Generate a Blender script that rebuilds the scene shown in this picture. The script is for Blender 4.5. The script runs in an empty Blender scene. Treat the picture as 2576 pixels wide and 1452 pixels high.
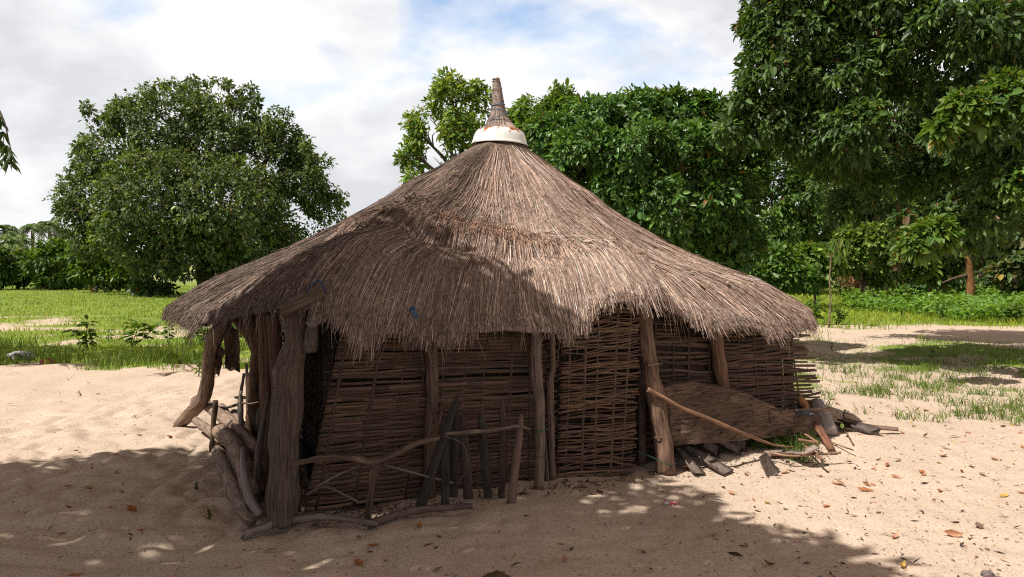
import bpy, bmesh, math, random
import numpy as np
from mathutils import Vector, Matrix
C = bpy.context.scene.collection
R = math.radians
rng = np.random.default_rng(7)
random.seed(7)

# ------------------------------------------------------------------ camera, sky, sun
HZ, F, EYE = 665.0, 2000.0, 1.6            # horizon row, focal length (2576-wide reading of the photo), eye height
cam_d = bpy.data.cameras.new('camera'); cam = bpy.data.objects.new('camera', cam_d); C.objects.link(cam)
cam.location = (0, 0, EYE); cam.rotation_euler = (R(90), 0, 0)
cam_d.sensor_width = 36; cam_d.lens = 36 * F / 2576; cam_d.shift_y = -61 / 2576
cam_d.clip_start = 0.05; cam_d.clip_end = 2000
bpy.context.scene.camera = cam
sun_dir = Vector((-0.58, -0.34, 1.0)).normalized()
w = bpy.data.worlds.new('World'); bpy.context.scene.world = w; w.use_nodes = True
nt = w.node_tree; nt.nodes.clear()
def N(tree, typ, **kw):
    n = tree.nodes.new(typ)
    for k, v in kw.items():
        if k.startswith('i_'): n.inputs[k[2:].replace('_', ' ')].default_value = v
        else: setattr(n, k, v)
    return n
sky = N(nt, 'ShaderNodeTexSky', sky_type='NISHITA', sun_disc=False)
sky.sun_elevation = math.asin(sun_dir.z); sky.sun_rotation = math.atan2(sun_dir.x, sun_dir.y)
tc = N(nt, 'ShaderNodeTexCoord')
sep = N(nt, 'ShaderNodeSeparateXYZ'); nt.links.new(tc.outputs['Generated'], sep.inputs[0])
mp = N(nt, 'ShaderNodeMapping'); mp.inputs['Scale'].default_value = (1, 1, 1.7); mp.inputs['Location'].default_value = (1.87, 9.0, 4.0); nt.links.new(tc.outputs['Generated'], mp.inputs[0])
n1 = N(nt, 'ShaderNodeTexNoise', i_Scale=2.6, i_Detail=7.0, i_Roughness=0.5, i_Distortion=0.15); nt.links.new(mp.outputs[0], n1.inputs['Vector'])
r1 = N(nt, 'ShaderNodeValToRGB'); r1.color_ramp.elements[0].position = 0.34; r1.color_ramp.elements[1].position = 0.425; r1.color_ramp.elements[0].color = (.12, .12, .12, 1)
nt.links.new(n1.outputs['Fac'], r1.inputs[0])
mp2 = N(nt, 'ShaderNodeMapping'); mp2.inputs['Scale'].default_value = (1, 1, 1.8); mp2.inputs['Location'].default_value = (0.4, 5.0, 2.0); nt.links.new(tc.outputs['Generated'], mp2.inputs[0])
n2 = N(nt, 'ShaderNodeTexNoise', i_Scale=3.6, i_Detail=8.0, i_Roughness=0.55, i_Distortion=0.15); nt.links.new(mp2.outputs[0], n2.inputs['Vector'])
r2 = N(nt, 'ShaderNodeValToRGB')
r2.color_ramp.elements[0].position = 0.41; r2.color_ramp.elements[0].color = (8.3, 8.4, 8.75, 1)
r2.color_ramp.elements[1].position = 0.56; r2.color_ramp.elements[1].color = (11.4, 11.4, 11.5, 1)
nt.links.new(n2.outputs['Fac'], r2.inputs[0])
el = N(nt, 'ShaderNodeValToRGB'); el.color_ramp.elements[0].position = 0.33; el.color_ramp.elements[0].color = (1, 1, 1, 1)      # sky above the view dimmed and warmed to redden the shade
el.color_ramp.elements[1].position = 0.56; el.color_ramp.elements[1].color = (.44, .315, .255, 1); nt.links.new(sep.outputs[2], el.inputs[0])
r2m = N(nt, 'ShaderNodeMix', data_type='RGBA', blend_type='MULTIPLY'); r2m.inputs['Factor'].default_value = 1; nt.links.new(r2.outputs[0], r2m.inputs[6]); nt.links.new(el.outputs[0], r2m.inputs[7])
mx = N(nt, 'ShaderNodeMix', data_type='RGBA')
skb = N(nt, 'ShaderNodeMix', data_type='RGBA', blend_type='MULTIPLY'); skb.inputs['Factor'].default_value = 1; skb.inputs[7].default_value = (2.3, 2.3, 2.3, 1); nt.links.new(sky.outputs[0], skb.inputs[6])
skc = N(nt, 'ShaderNodeMix', data_type='RGBA', blend_type='MULTIPLY'); skc.inputs['Factor'].default_value = 1; nt.links.new(skb.outputs[2], skc.inputs[6]); nt.links.new(el.outputs[0], skc.inputs[7])
nt.links.new(r1.outputs[0], mx.inputs['Factor']); nt.links.new(skc.outputs[2], mx.inputs[6]); nt.links.new(r2m.outputs[2], mx.inputs[7])
bgn = N(nt, 'ShaderNodeBackground', i_Strength=0.070); outw = N(nt, 'ShaderNodeOutputWorld')
nt.links.new(mx.outputs[2], bgn.inputs[0]); nt.links.new(bgn.outputs[0], outw.inputs[0])
sl = bpy.data.lights.new('sun', 'SUN'); sl.energy = 5.0; sl.angle = R(0.55); sl.color = (1.0, 0.945, 0.86)
so = bpy.data.objects.new('sun', sl); C.objects.link(so); so.rotation_euler = sun_dir.to_track_quat('Z', 'Y').to_euler()
so.location = (-20, -4, 30)
sc = bpy.context.scene
sc.view_settings.view_transform = 'Standard'; sc.view_settings.look = 'None'; sc.view_settings.exposure = 0.40; sc.view_settings.gamma = 1
sc.cycles.use_denoising = False; sc.cycles.filter_width = 1.15
sc.cycles.max_bounces = 6; sc.cycles.diffuse_bounces = 3; sc.cycles.glossy_bounces = 2; sc.cycles.transmission_bounces = 3

# ------------------------------------------------------------------ helpers
def W(px, py, d):                     # a point of the place, d metres in front of the eye
    return np.array([(px - 1288) / F * d, d, EYE - (py - HZ) / F * d])
def G(px, py):                        # the point of level ground seen there
    d = EYE * F / (py - HZ); return np.array([(px - 1288) / F * d, d, 0.0])
def nrm(a):
    a = np.asarray(a, float); return a / np.maximum(np.linalg.norm(a, axis=-1, keepdims=True), 1e-9)
def hsh(ix, iy, s):
    h = (ix * 374761393 + iy * 668265263 + s * 144665) & 0x7fffffff
    h = ((h ^ (h >> 13)) * 1274126177) & 0x7fffffff
    return ((h ^ (h >> 16)) & 0xffff) / 65535.0
def vnoise(x, y, s=0):
    x = np.asarray(x, float); y = np.asarray(y, float)
    ix = np.floor(x).astype(np.int64); iy = np.floor(y).astype(np.int64)
    fx = x - ix; fy = y - iy; fx = fx * fx * (3 - 2 * fx); fy = fy * fy * (3 - 2 * fy)
    a = hsh(ix, iy, s); b = hsh(ix + 1, iy, s); c = hsh(ix, iy + 1, s); d = hsh(ix + 1, iy + 1, s)
    return (a * (1 - fx) + b * fx) * (1 - fy) + (c * (1 - fx) + d * fx) * fy
def sst(a, b, x):
    t = np.clip((np.asarray(x, float) - a) / (b - a), 0, 1); return t * t * (3 - 2 * t)
def gz(x, y):                         # height of the trodden sand
    x = np.asarray(x, float); y = np.asarray(y, float)
    amp = 0.55 + 0.45 * sst(0.5, -2.0, x)
    fade = sst(34, 12, y)
    f1 = vnoise(x * 2.7 + 11, y * 2.7, 1) - .5
    f2 = np.abs(vnoise(x * 5.2, y * 5.2 + 5, 2) - .5) * 2 - .5
    f3 = vnoise(x * 12, y * 12, 3) - .5
    big = (vnoise(x * .55 + 3, y * .55, 4) - .5) * .10
    mound = .10 * np.exp(-(((x - 3.0) / .5) ** 2 + ((y - 7.0) / .35) ** 2)) + .05 * np.exp(-(((x - 2.0) / .7) ** 2 + ((y - 6.55) / .3) ** 2))
    return (f1 * .055 + f2 * .052 * amp + f3 * .016) * fade * amp + big * fade + mound - .02
def on(p, dz=0.0):
    p = np.array(p, float); p[2] = float(gz(p[0], p[1])) + dz; return p

class MB:
    def __init__(s): s.V = []; s.Q = []; s.T = []; s.Cc = []; s.U = []; s.n = 0
    def add(s, v, quads=None, tris=None, col=(1, 1, 1), uv=None):
        v = np.asarray(v, float).reshape(-1, 3); m = len(v)
        s.V.append(v)
        c = np.asarray(col, float)
        s.Cc.append(np.broadcast_to(c, (m, 3)) if c.ndim == 1 else c)
        s.U.append(np.zeros((m, 3)) if uv is None else np.asarray(uv, float))
        if quads is not None and len(quads): s.Q.append(np.asarray(quads, np.int64).reshape(-1, 4) + s.n)
        if tris is not None and len(tris): s.T.append(np.asarray(tris, np.int64).reshape(-1, 3) + s.n)
        s.n += m
    def build(s, name, mat, parent=None, smooth=False):
        V = np.concatenate(s.V); me = bpy.data.meshes.new(name)
        Q = np.concatenate(s.Q) if s.Q else np.zeros((0, 4), np.int64)
        T = np.concatenate(s.T) if s.T else np.zeros((0, 3), np.int64)
        me.vertices.add(len(V)); me.vertices.foreach_set('co', V.astype(np.float32).ravel())
        li = np.concatenate([Q.ravel(), T.ravel()]); me.loops.add(len(li)); me.loops.foreach_set('vertex_index', li.astype(np.int32))
        st = np.concatenate([np.arange(len(Q)) * 4, len(Q) * 4 + np.arange(len(T)) * 3])
        me.polygons.add(len(st)); me.polygons.foreach_set('loop_start', st.astype(np.int32))
        me.update(calc_edges=True); me.validate()
        a = me.attributes.new('tint', 'FLOAT_VECTOR', 'POINT'); a.data.foreach_set('vector', np.concatenate(s.Cc).astype(np.float32).ravel())
        a = me.attributes.new('grain', 'FLOAT_VECTOR', 'POINT'); a.data.foreach_set('vector', np.concatenate(s.U).astype(np.float32).ravel())
        if smooth: me.polygons.foreach_set('use_smooth', np.ones(len(me.polygons), bool))
        me.materials.append(mat)
        o = bpy.data.objects.new(name, me); C.objects.link(o)
        if parent is not None:
            o.parent = parent; o.matrix_parent_inverse = Matrix.Translation(-Vector(parent.location))
        return o
def tag(o, label=None, cat=None, group=None, kind=None):
    for k, v in (('label', label), ('category', cat), ('group', group), ('kind', kind)):
        if v: o[k] = v
    return o
def thing(name, loc, label, cat, group=None):
    o = bpy.data.objects.new(name, None); C.objects.link(o); o.location = tuple(loc); o.empty_display_size = .2
    return tag(o, label, cat, group)
def tube(mb, pts, rad, n=8, col=(1, 1, 1), rough=0.0, cap=True, flat=1.0, seed=0, sub=1):
    pts = np.asarray(pts, float); rad = np.broadcast_to(np.asarray(rad, float), (len(pts),)).copy()
    if sub > 1 and len(pts) > 2:                       # smooth bend through the points
        P = np.vstack([2 * pts[0] - pts[1], pts, 2 * pts[-1] - pts[-2]]); out = []; ro = []
        for i in range(len(pts) - 1):
            p0, p1, p2, p3 = P[i:i + 4]
            for k in range(sub):
                t = k / sub
                out.append(.5 * ((2 * p1) + (-p0 + p2) * t + (2 * p0 - 5 * p1 + 4 * p2 - p3) * t * t + (-p0 + 3 * p1 - 3 * p2 + p3) * t ** 3))
                ro.append(rad[i] * (1 - t) + rad[i + 1] * t)
        pts = np.array(out + [pts[-1]]); rad = np.array(ro + [rad[-1]])
    elif sub > 1:
        t = np.linspace(0, 1, sub + 1)[:, None]; pts = pts[0] * (1 - t) + pts[1] * t; rad = rad[0] * (1 - t[:, 0]) + rad[1] * t[:, 0]
    m = len(pts); tan = nrm(np.gradient(pts, axis=0)); up = np.array([0, 0, 1.]) if abs(tan[0][2]) < .9 else np.array([1., 0, 0])
    a = nrm(np.cross(tan[0], up)); fr = []
    for i in range(m):
        a = nrm(a - tan[i] * np.dot(a, tan[i])); fr.append((a, np.cross(tan[i], a)))
    ang = np.linspace(0, 2 * np.pi, n, endpoint=False); L = np.concatenate([[0], np.cumsum(np.linalg.norm(np.diff(pts, axis=0), axis=1))])
    V = np.zeros((m, n, 3)); U = np.zeros((m, n, 3)); kn = [(random.uniform(.08, .92) * L[-1], random.uniform(0, 6.28), random.uniform(.12, .38)) for _ in range(int(L[-1] / .35) + 1)] if rough >= .1 and m > 8 else []
    for i in range(m):
        rr = rad[i] * (1 + rough * (vnoise(ang * 1.3 + seed * 7.1, np.full(n, L[i] / max(rad[i], .004) * .5 + seed), 9) - .5) * 2)
        for kl, ka, kh in kn:
            da = (ang - ka + np.pi) % (2 * np.pi) - np.pi; rr = rr + rad[i] * kh * np.exp(-((L[i] - kl) / (rad[i] * .8)) ** 2 - (da / .5) ** 2)
        V[i] = pts[i] + (np.cos(ang) * rr)[:, None] * fr[i][0] + (np.sin(ang) * rr * flat)[:, None] * fr[i][1]
        U[i] = np.stack([np.cos(ang) * rad[i], np.sin(ang) * rad[i], np.full(n, L[i]) + seed * 3.7], -1)
    q = [(i * n + k, i * n + (k + 1) % n, (i + 1) * n + (k + 1) % n, (i + 1) * n + k) for i in range(m - 1) for k in range(n)]
    V = V.reshape(-1, 3); U = U.reshape(-1, 3); tr = []
    if cap:
        V = np.vstack([V, pts[0], pts[-1]]); U = np.vstack([U, U[0], U[-1]]); e = m * n
        tr = [(e, (k + 1) % n, k) for k in range(n)] + [(e + 1, (m - 1) * n + k, (m - 1) * n + (k + 1) % n) for k in range(n)]
    mb.add(V, q, tr, col, U)
def strips(mb, P0, P1, P2, side, wid, col, taper=.5):   # many two-piece blades
    n = len(P0); wid = np.broadcast_to(wid, (n,))[:, None]
    V = np.stack([P0 - side * wid / 2, P0 + side * wid / 2, P1 - side * wid / 2, P1 + side * wid / 2, P2 - side * wid * taper / 2, P2 + side * wid * taper / 2], 1).reshape(-1, 3)
    b = np.arange(n)[:, None] * 6
    mb.add(V, np.concatenate([b + [0, 1, 3, 2], b + [2, 3, 5, 4]]), None, np.repeat(col, 6, 0))
def strands(mb, P, side, wid, col, taper=.5):            # blades of several pieces; P is a list of point arrays
    m_, n = len(P), len(P[0]); wid = np.broadcast_to(wid, (n,))[:, None]; V = []
    for k in range(m_):
        w_ = wid * (1 - (1 - taper) * (k / (m_ - 1)) ** 3) / 2; V += [P[k] - side * w_, P[k] + side * w_]
    b = np.arange(n)[:, None] * 2 * m_
    mb.add(np.stack(V, 1).reshape(-1, 3), np.concatenate([b + [2 * k, 2 * k + 1, 2 * k + 3, 2 * k + 2] for k in range(m_ - 1)]), None, np.repeat(col, 2 * m_, 0))
def leaves(mb, p, ax, up, ln, wd, col, fold=.25, hexa=True, droop=.12):
    n = len(p); ax = nrm(ax); sd = nrm(np.cross(ax, up)); up = np.cross(sd, ax)
    ln = np.broadcast_to(ln, (n,))[:, None]; wd = np.broadcast_to(wd, (n,))[:, None]
    tip = p + ax * ln - np.array([0, 0, 1.]) * droop * ln
    if hexa:
        a = p + ax * ln * .28 + up * wd * fold; c = p + ax * ln * .68 + up * wd * fold * .7 - np.array([0, 0, 1.]) * droop * .4 * ln
        V = np.stack([p, a - sd * wd * .46, c - sd * wd * .42, tip, c + sd * wd * .42, a + sd * wd * .46], 1).reshape(-1, 3)
        b = np.arange(n)[:, None] * 6
        mb.add(V, np.concatenate([b + [0, 3, 2, 1], b + [0, 5, 4, 3]]), None, np.repeat(col, 6, 0))
    else:
        c = p + ax * ln * .45 + up * wd * fold
        V = np.stack([p, c - sd * wd * .5, tip, c + sd * wd * .5], 1).reshape(-1, 3)
        b = np.arange(n)[:, None] * 4
        mb.add(V, None, np.concatenate([b + [0, 2, 1], b + [0, 3, 2]]), np.repeat(col, 4, 0))
def rdir(n):
    v = rng.normal(size=(n, 3)); return nrm(v)

# ------------------------------------------------------------------ materials
def mat(name, col=(.5, .5, .5), col2=None, rough=.8, spec=.3, scale=8., stretch=(1, 1, 1), src='grain', bump=0., bdist=.01, trans=0., contrast=(.35, .65), detail=5., tint=True, cracks=0.):
    m = bpy.data.materials.new(name); m.use_nodes = True; t = m.node_tree; b = t.nodes['Principled BSDF']
    b.inputs['Roughness'].default_value = rough; b.inputs['Specular IOR Level'].default_value = spec
    at = N(t, 'ShaderNodeAttribute', attribute_name='tint')
    if src == 'grain': vec = N(t, 'ShaderNodeAttribute', attribute_name='grain').outputs['Vector']
    else: vec = N(t, 'ShaderNodeTexCoord').outputs['Object']
    mpn = N(t, 'ShaderNodeMapping'); mpn.inputs['Scale'].default_value = stretch; t.links.new(vec, mpn.inputs[0])
    no = N(t, 'ShaderNodeTexNoise', i_Scale=scale, i_Detail=detail, i_Roughness=.62); t.links.new(mpn.outputs[0], no.inputs['Vector'])
    rp = N(t, 'ShaderNodeValToRGB'); rp.color_ramp.elements[0].position, rp.color_ramp.elements[1].position = contrast
    rp.color_ramp.elements[0].color = (*(col2 or col), 1); rp.color_ramp.elements[1].color = (*col, 1)
    t.links.new(no.outputs['Fac'], rp.inputs[0]); res = rp.outputs[0]
    if cracks:
        mc = N(t, 'ShaderNodeMapping'); mc.inputs['Scale'].default_value = (stretch[0], stretch[1], stretch[2] * .5); t.links.new(vec, mc.inputs[0])
        vo = N(t, 'ShaderNodeTexNoise', i_Scale=scale * 1.7, i_Detail=3.0); t.links.new(mc.outputs[0], vo.inputs['Vector'])
        cr = N(t, 'ShaderNodeValToRGB'); cr.color_ramp.elements[0].position = .36; cr.color_ramp.elements[1].position = .43
        cr.color_ramp.elements[0].color = (1 - cracks,) * 3 + (1,); t.links.new(vo.outputs['Fac'], cr.inputs[0])
        mm = N(t, 'ShaderNodeMix', data_type='RGBA', blend_type='MULTIPLY'); mm.inputs['Factor'].default_value = 1
        t.links.new(res, mm.inputs[6]); t.links.new(cr.outputs[0], mm.inputs[7]); res = mm.outputs[2]
    if tint:
        mm = N(t, 'ShaderNodeMix', data_type='RGBA', blend_type='MULTIPLY'); mm.inputs['Factor'].default_value = 1
        t.links.new(res, mm.inputs[6]); t.links.new(at.outputs['Vector'], mm.inputs[7]); res = mm.outputs[2]
    t.links.new(res, b.inputs['Base Color'])
    if bump:
        bu = N(t, 'ShaderNodeBump', i_Strength=bump, i_Distance=bdist); t.links.new(no.outputs['Fac'], bu.inputs['Height']); t.links.new(bu.outputs[0], b.inputs['Normal'])
    if trans:
        tl = N(t, 'ShaderNodeBsdfTranslucent'); ms = N(t, 'ShaderNodeMixShader'); ms.inputs[0].default_value = trans
        br = N(t, 'ShaderNodeMix', data_type='RGBA', blend_type='MULTIPLY'); br.inputs['Factor'].default_value = 1; br.inputs[7].default_value = (1.7, 1.6, .5, 1)
        t.links.new(res, br.inputs[6]); t.links.new(br.outputs[2], tl.inputs[0]); o = t.nodes['Material Output']
        t.links.new(b.outputs[0], ms.inputs[1]); t.links.new(tl.outputs[0], ms.inputs[2]); t.links.new(ms.outputs[0], o.inputs[0])
    return m
WST = (1, 1, .09)
M = dict(
    straw=mat('thatch straw', (1, 1, 1), (.62, .60, .58), .75, .25, 30, src='obj'),
    strawbed=mat('thatch bed', (.20, .15, .115), (.085, .062, .047), .9, .1, 26, src='obj', bump=.9, bdist=.03),
    grey=mat('weathered grey wood', (.205, .162, .132), (.09, .069, .055), .85, .2, 95, (1, 1, .06), bump=.7, bdist=.01, cracks=.6),
    brown=mat('bark wood', (.205, .148, .112), (.085, .058, .043), .85, .2, 70, WST, bump=.7, bdist=.012, cracks=.6),
    char=mat('charred palm wood', (.05, .04, .034), (.018, .014, .012), .8, .25, 60, WST, bump=.5, cracks=.5),
    log=mat('peeled log', (.34, .245, .18), (.15, .10, .075), .85, .2, 40, (1, 1, .14), bump=.8, cracks=.5),
    slat=mat('split bamboo slat', (.105, .063, .041), (.042, .026, .018), .7, .3, 50, (1, 1, .06), bump=.3),
    wicker=mat('wicker stick', (.155, .092, .059), (.06, .037, .025), .75, .3, 40, (1, 1, .1), bump=.3),
    mat=mat('dark wall backing', (.055, .038, .028), (.02, .014, .011), .95, .1, 30, src='obj'),
    board=mat('old slab wood', (.15, .098, .072), (.036, .026, .021), .9, .15, 58, (.13, .13, 1), bump=1.0, bdist=.02, contrast=(.32, .66), detail=10, cracks=.5),
    palm=mat('dry palm stalk', (.30, .245, .21), (.15, .12, .105), .8, .25, 40, WST, bump=.3),
    leaf=mat('leaf', (1, 1, 1), (.7, .72, .7), .48, .38, 5, src='obj', trans=.32),
    gloss=mat('glossy leaf', (1, 1, 1), (.75, .78, .75), .38, .42, 5, src='obj', trans=.22),
    grass=mat('grass blade', (1, 1, 1), (.75, .75, .7), .6, .3, 3, src='obj', trans=.35),
    bark=mat('tree bark', (.16, .125, .10), (.06, .047, .038), .9, .15, 25, (1, 1, .2), bump=.7, bdist=.03),
    dry=mat('dry leaf', (1, 1, 1), (.7, .66, .6), .7, .25, 40, src='obj', trans=.12),
    debris=mat('debris', (1, 1, 1), (.7, .7, .7), .9, .1, 40, src='obj'),
    rope=mat('cord', (1, 1, 1), (.6, .6, .6), .7, .3, 200, src='obj'),
    plastic=mat('blue plastic', (.03, .11, .24), (.008, .02, .05), .35, .5, 20, src='obj', trans=.1),
    hide=mat('dry hide', (.13, .075, .042), (.04, .024, .016), .8, .2, 14, src='obj', bump=.6, trans=.15),
    earth=mat('earth', (.20, .14, .105), (.10, .07, .055), .95, .1, 2, src='obj', bump=.6, bdist=.1),
    paint=mat('tinted solid', (1, 1, 1), (.8, .8, .8), .6, .35, 30, src='obj'),
)

# ------------------------------------------------------------------ ground
def grassiness(x, y):
    x = np.asarray(x, float); y = np.asarray(y, float)
    n_ = vnoise(x * .8, y * .8, 21) * .6 + vnoise(x * 2.3, y * 2.3, 22) * .4; nb = vnoise(x * .16 + 4, y * .28, 23)
    edge = 12.1 + (x + 8) * .12 + (n_ - .5) * 2.2
    left = sst(edge, edge + .7, y)
    bare = sst(.46, .66, vnoise(x * .35 + 9, y * .6, 24) * .35 + vnoise(x * 1.1, y * 1.7, 25) * .65) * sst(14.5, 17, y) * sst(29, 21, y)
    left = left * (1 - .9 * bare)
    far = np.clip(1 - sst(62, 75, y) * .35, 0, 1)
    right = .55 * sst(8.5, 10.5, y) * sst(.50, .68, n_) + .45 * sst(9.5, 14, y) * sst(.42, .62, nb * .5 + n_ * .5)
    sandp = sst(16.8, 18, y) * sst(22, 20, y) * sst(4.5, 7.5, x) * sst(17, 12, x)
    right = np.maximum(right * (1 - sandp), sst(19.5, 22.5, y + (n_ - .5) * 4))
    k = sst(-.6, 1.6, x)
    return (left * (1 - k) + right * k) * far
def axis(lo, hi, fine0, fine1, d0, grow):
    a = list(np.arange(fine0, fine1, d0)); s = d0
    while a[-1] < hi: s *= grow; a.append(a[-1] + s)
    s = d0; b = []; x = fine0
    while x > lo: s *= grow; x -= s; b.append(x)
    return np.array(b[::-1] + a)
gx = axis(-420, 420, -4.6, 5.2, .034, 1.07); gy = axis(-60, 600, 2.6, 8.6, .034, 1.045)
GX, GY = np.meshgrid(gx, gy); gzv = gz(GX, GY)
nx, ny = len(gx), len(gy); ii = (np.arange(ny - 1)[:, None] * nx + np.arange(nx - 1)[None, :]).ravel()
gm = MB(); gr = grassiness(GX, GY)
gm.add(np.stack([GX, GY, gzv], -1).reshape(-1, 3), np.stack([ii, ii + 1, ii + nx + 1, ii + nx], 1), None, np.stack([gr, gr * 0, gr * 0], -1).reshape(-1, 3))
def ground_mat():
    m = bpy.data.materials.new('sand and meadow soil'); m.use_nodes = True; t = m.node_tree; b = t.nodes['Principled BSDF']
    b.inputs['Roughness'].default_value = .95; b.inputs['Specular IOR Level'].default_value = .1
    tcn = N(t, 'ShaderNodeTexCoord').outputs['Object']
    def noise(s, d=5., r=.6):
        n = N(t, 'ShaderNodeTexNoise', i_Scale=s, i_Detail=d, i_Roughness=r); t.links.new(tcn, n.inputs['Vector']); return n.outputs['Fac']
    def ramp(fac, p0, c0, p1, c1):
        r = N(t, 'ShaderNodeValToRGB'); r.color_ramp.elements[0].position = p0; r.color_ramp.elements[1].position = p1
        r.color_ramp.elements[0].color = (*c0, 1); r.color_ramp.elements[1].color = (*c1, 1); t.links.new(fac, r.inputs[0]); return r.outputs[0]
    def mixc(f, a, c, bt='MIX'):
        x = N(t, 'ShaderNodeMix', data_type='RGBA', blend_type=bt)
        if isinstance(f, float): x.inputs['Factor'].default_value = f
        else: t.links.new(f, x.inputs['Factor'])
        t.links.new(a, x.inputs[6]); t.links.new(c, x.inputs[7]); return x.outputs[2]
    sand = ramp(noise(1.3), .3, (.465, .368, .288), .7, (.53, .428, .338))
    sand = mixc(1.0, sand, ramp(noise(60., 3., .7), .34, (.72, .68, .62), .52, (1, 1, 1)), 'MULTIPLY')
    spk = ramp(noise(34., 2., .5), .27, (.42, .32, .26), .33, (1, 1, 1)); sand = mixc(.8, sand, spk, 'MULTIPLY')
    soil = ramp(noise(1.1, 6.), .35, (.12, .18, .03), .65, (.22, .30, .05))
    soil = mixc(ramp(noise(9., 4.), .42, (0, 0, 0), .62, (.5, .5, .5)), soil, ramp(noise(25.), .4, (.20, .17, .09), .6, (.10, .14, .03)))
    at = N(t, 'ShaderNodeAttribute', attribute_name='tint'); sp = N(t, 'ShaderNodeSeparateXYZ'); t.links.new(at.outputs['Vector'], sp.inputs[0])
    ad = N(t, 'ShaderNodeMath', operation='MULTIPLY_ADD'); t.links.new(noise(5., 6., .7), ad.inputs[0]); ad.inputs[1].default_value = .8; ad.inputs[2].default_value = -.4
    s2 = N(t, 'ShaderNodeMath', operation='ADD'); t.links.new(ad.outputs[0], s2.inputs[0]); t.links.new(sp.outputs[0], s2.inputs[1])
    fac = ramp(s2.outputs[0], .35, (0, 0, 0), .75, (1, 1, 1))
    t.links.new(mixc(fac, sand, soil), b.inputs['Base Color'])
    bu = N(t, 'ShaderNodeBump', i_Strength=.55, i_Distance=.012); t.links.new(noise(26., 6., .65), bu.inputs['Height']); t.links.new(bu.outputs[0], b.inputs['Normal'])
    return m
tag(gm.build('ground', ground_mat(), smooth=True), kind='structure')

# ------------------------------------------------------------------ the hut
hut = thing('thatched_hut', (.2, 7.6, 0), 'low hut with a broad grey thatched roof and dark woven stick walls on the sand', 'hut')
AX, ZT, R0 = np.array([-.12, 8.0]), 2.83, .20
ev = [(418, 772, 7.6), (487, 792, 7.0), (600, 768, 5.9), (680, 745, 5.25), (755, 716, 4.95), (835, 745, 4.95), (930, 800, 5.05), (1020, 800, 5.15),
      (1100, 830, 5.22), (1180, 805, 5.35), (1280, 808, 5.5), (1380, 815, 5.62), (1450, 800, 5.75), (1520, 745, 5.9), (1600, 722, 6.0), (1660, 725, 6.08),
      (1690, 770, 6.15), (1760, 790, 6.3), (1850, 800, 6.45), (1950, 806, 6.65), (2010, 802, 6.9), (2040, 794, 7.35)]
E = [W(*e) for e in ev]; NF = len(E)
E += [np.array(p) for p in ((3.0, 8.2, 1.15), (2.6, 9.5, 1.15), (1.4, 10.5, 1.2), (-.5, 10.8, 1.2), (-2.2, 10.1, 1.2), (-3.2, 8.9, 1.15))]
E = np.array(E + [E[0]]); EL = np.concatenate([[0], np.cumsum(np.linalg.norm(np.diff(E, axis=0), axis=1))]); ET = EL[-1]; EL = EL / ET; UF = EL[NF - 1]
def eave(u):
    u = np.mod(u, 1.0); return np.stack([np.interp(u, EL, E[:, k]) for k in range(3)], -1)
def eaves(u):                                                # eased a little along its length
    return (eave(u - .004) + eave(u) * 2 + eave(u + .004)) / 4
def Sf(u, t):
    e = eaves(u); d = e[..., :2] - AX; RR = np.linalg.norm(d, axis=-1); dn = d / RR[..., None]; phi = np.arctan2(d[..., 0], -d[..., 1])
    tt = np.clip(t, 0, 1); ov = np.maximum(t - 1, 0) * RR
    r = R0 + (RR - R0) * tt + ov * .5
    conc = .045 + .052 * sst(.2, 1.2, phi)
    bul = .012 + .05 * sst(1.05, .55, np.abs(phi + .05))
    g = (1 - tt) - conc * np.sin(np.pi * np.clip(tt / .85, 0, 1)) + bul * np.exp(-((tt - .84) / .13) ** 2) * (1 - sst(.92, 1.0, tt) * .6)
    ts = np.interp(phi, [-1.3, -.6, -.17, .02, .2, .4], [.55, .635, .615, .655, .70, .78]) + (vnoise(u * 60, u * 0, 31) - .5) * .05
    fm = sst(-1.3, -.85, phi) * sst(.45, .15, phi)
    g = g + fm * (.058 * sst(ts - .22, ts - .01, tt) * sst(ts + .012, ts, tt))
    ts2 = .27 + (vnoise(u * 50, u * 0, 32) - .5) * .05
    g = g + .018 * sst(ts2 - .12, ts2 - .01, tt) * sst(ts2 + .02, ts2, tt)
    g = g + (vnoise(u * 90, tt * 9, 33) - .5) * .022 * tt
    z = e[..., 2] + (ZT - e[..., 2]) * g - ov * 1.25
    return np.stack([AX[0] + dn[..., 0] * r, AX[1] + dn[..., 1] * r, z], -1), fm, ts, phi
def Snorm(u, t):
    a = Sf(u + .002, t)[0] - Sf(u - .002, t)[0]; b = Sf(u, t + .01)[0] - Sf(u, t - .01)[0]
    n_ = nrm(np.cross(b, a)); n_[n_[..., 2] < 0] *= -1; return n_
roof = MB(); nu, ntt = 420, 70
UU, TT = np.meshgrid(np.linspace(0, 1, nu, endpoint=False), np.linspace(0, 1, ntt), indexing='ij')
P = Sf(UU, TT)[0]; q = []
ia = np.arange(nu)[:, None]; ja = np.arange(ntt - 1)[None, :]; ib = (ia + 1) % nu
q = np.stack([ia * ntt + ja + 0 * ib, ib * ntt + ja, ib * ntt + ja + 1, ia * ntt + ja + 1], -1).reshape(-1, 4)
bed = MB(); bed.add(P.reshape(-1, 3), q, None, np.ones((nu * ntt, 3)))
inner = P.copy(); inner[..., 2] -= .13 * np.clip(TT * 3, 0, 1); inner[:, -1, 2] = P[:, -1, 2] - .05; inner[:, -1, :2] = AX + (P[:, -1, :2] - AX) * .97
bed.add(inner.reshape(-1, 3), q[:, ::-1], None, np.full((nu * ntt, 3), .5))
k0 = ia.ravel() * ntt + ntt - 1; k1 = ib.ravel() * ntt + ntt - 1
bed.Q.append(np.stack([k0, k1, k1 + nu * ntt, k0 + nu * ntt], 1))
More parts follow.
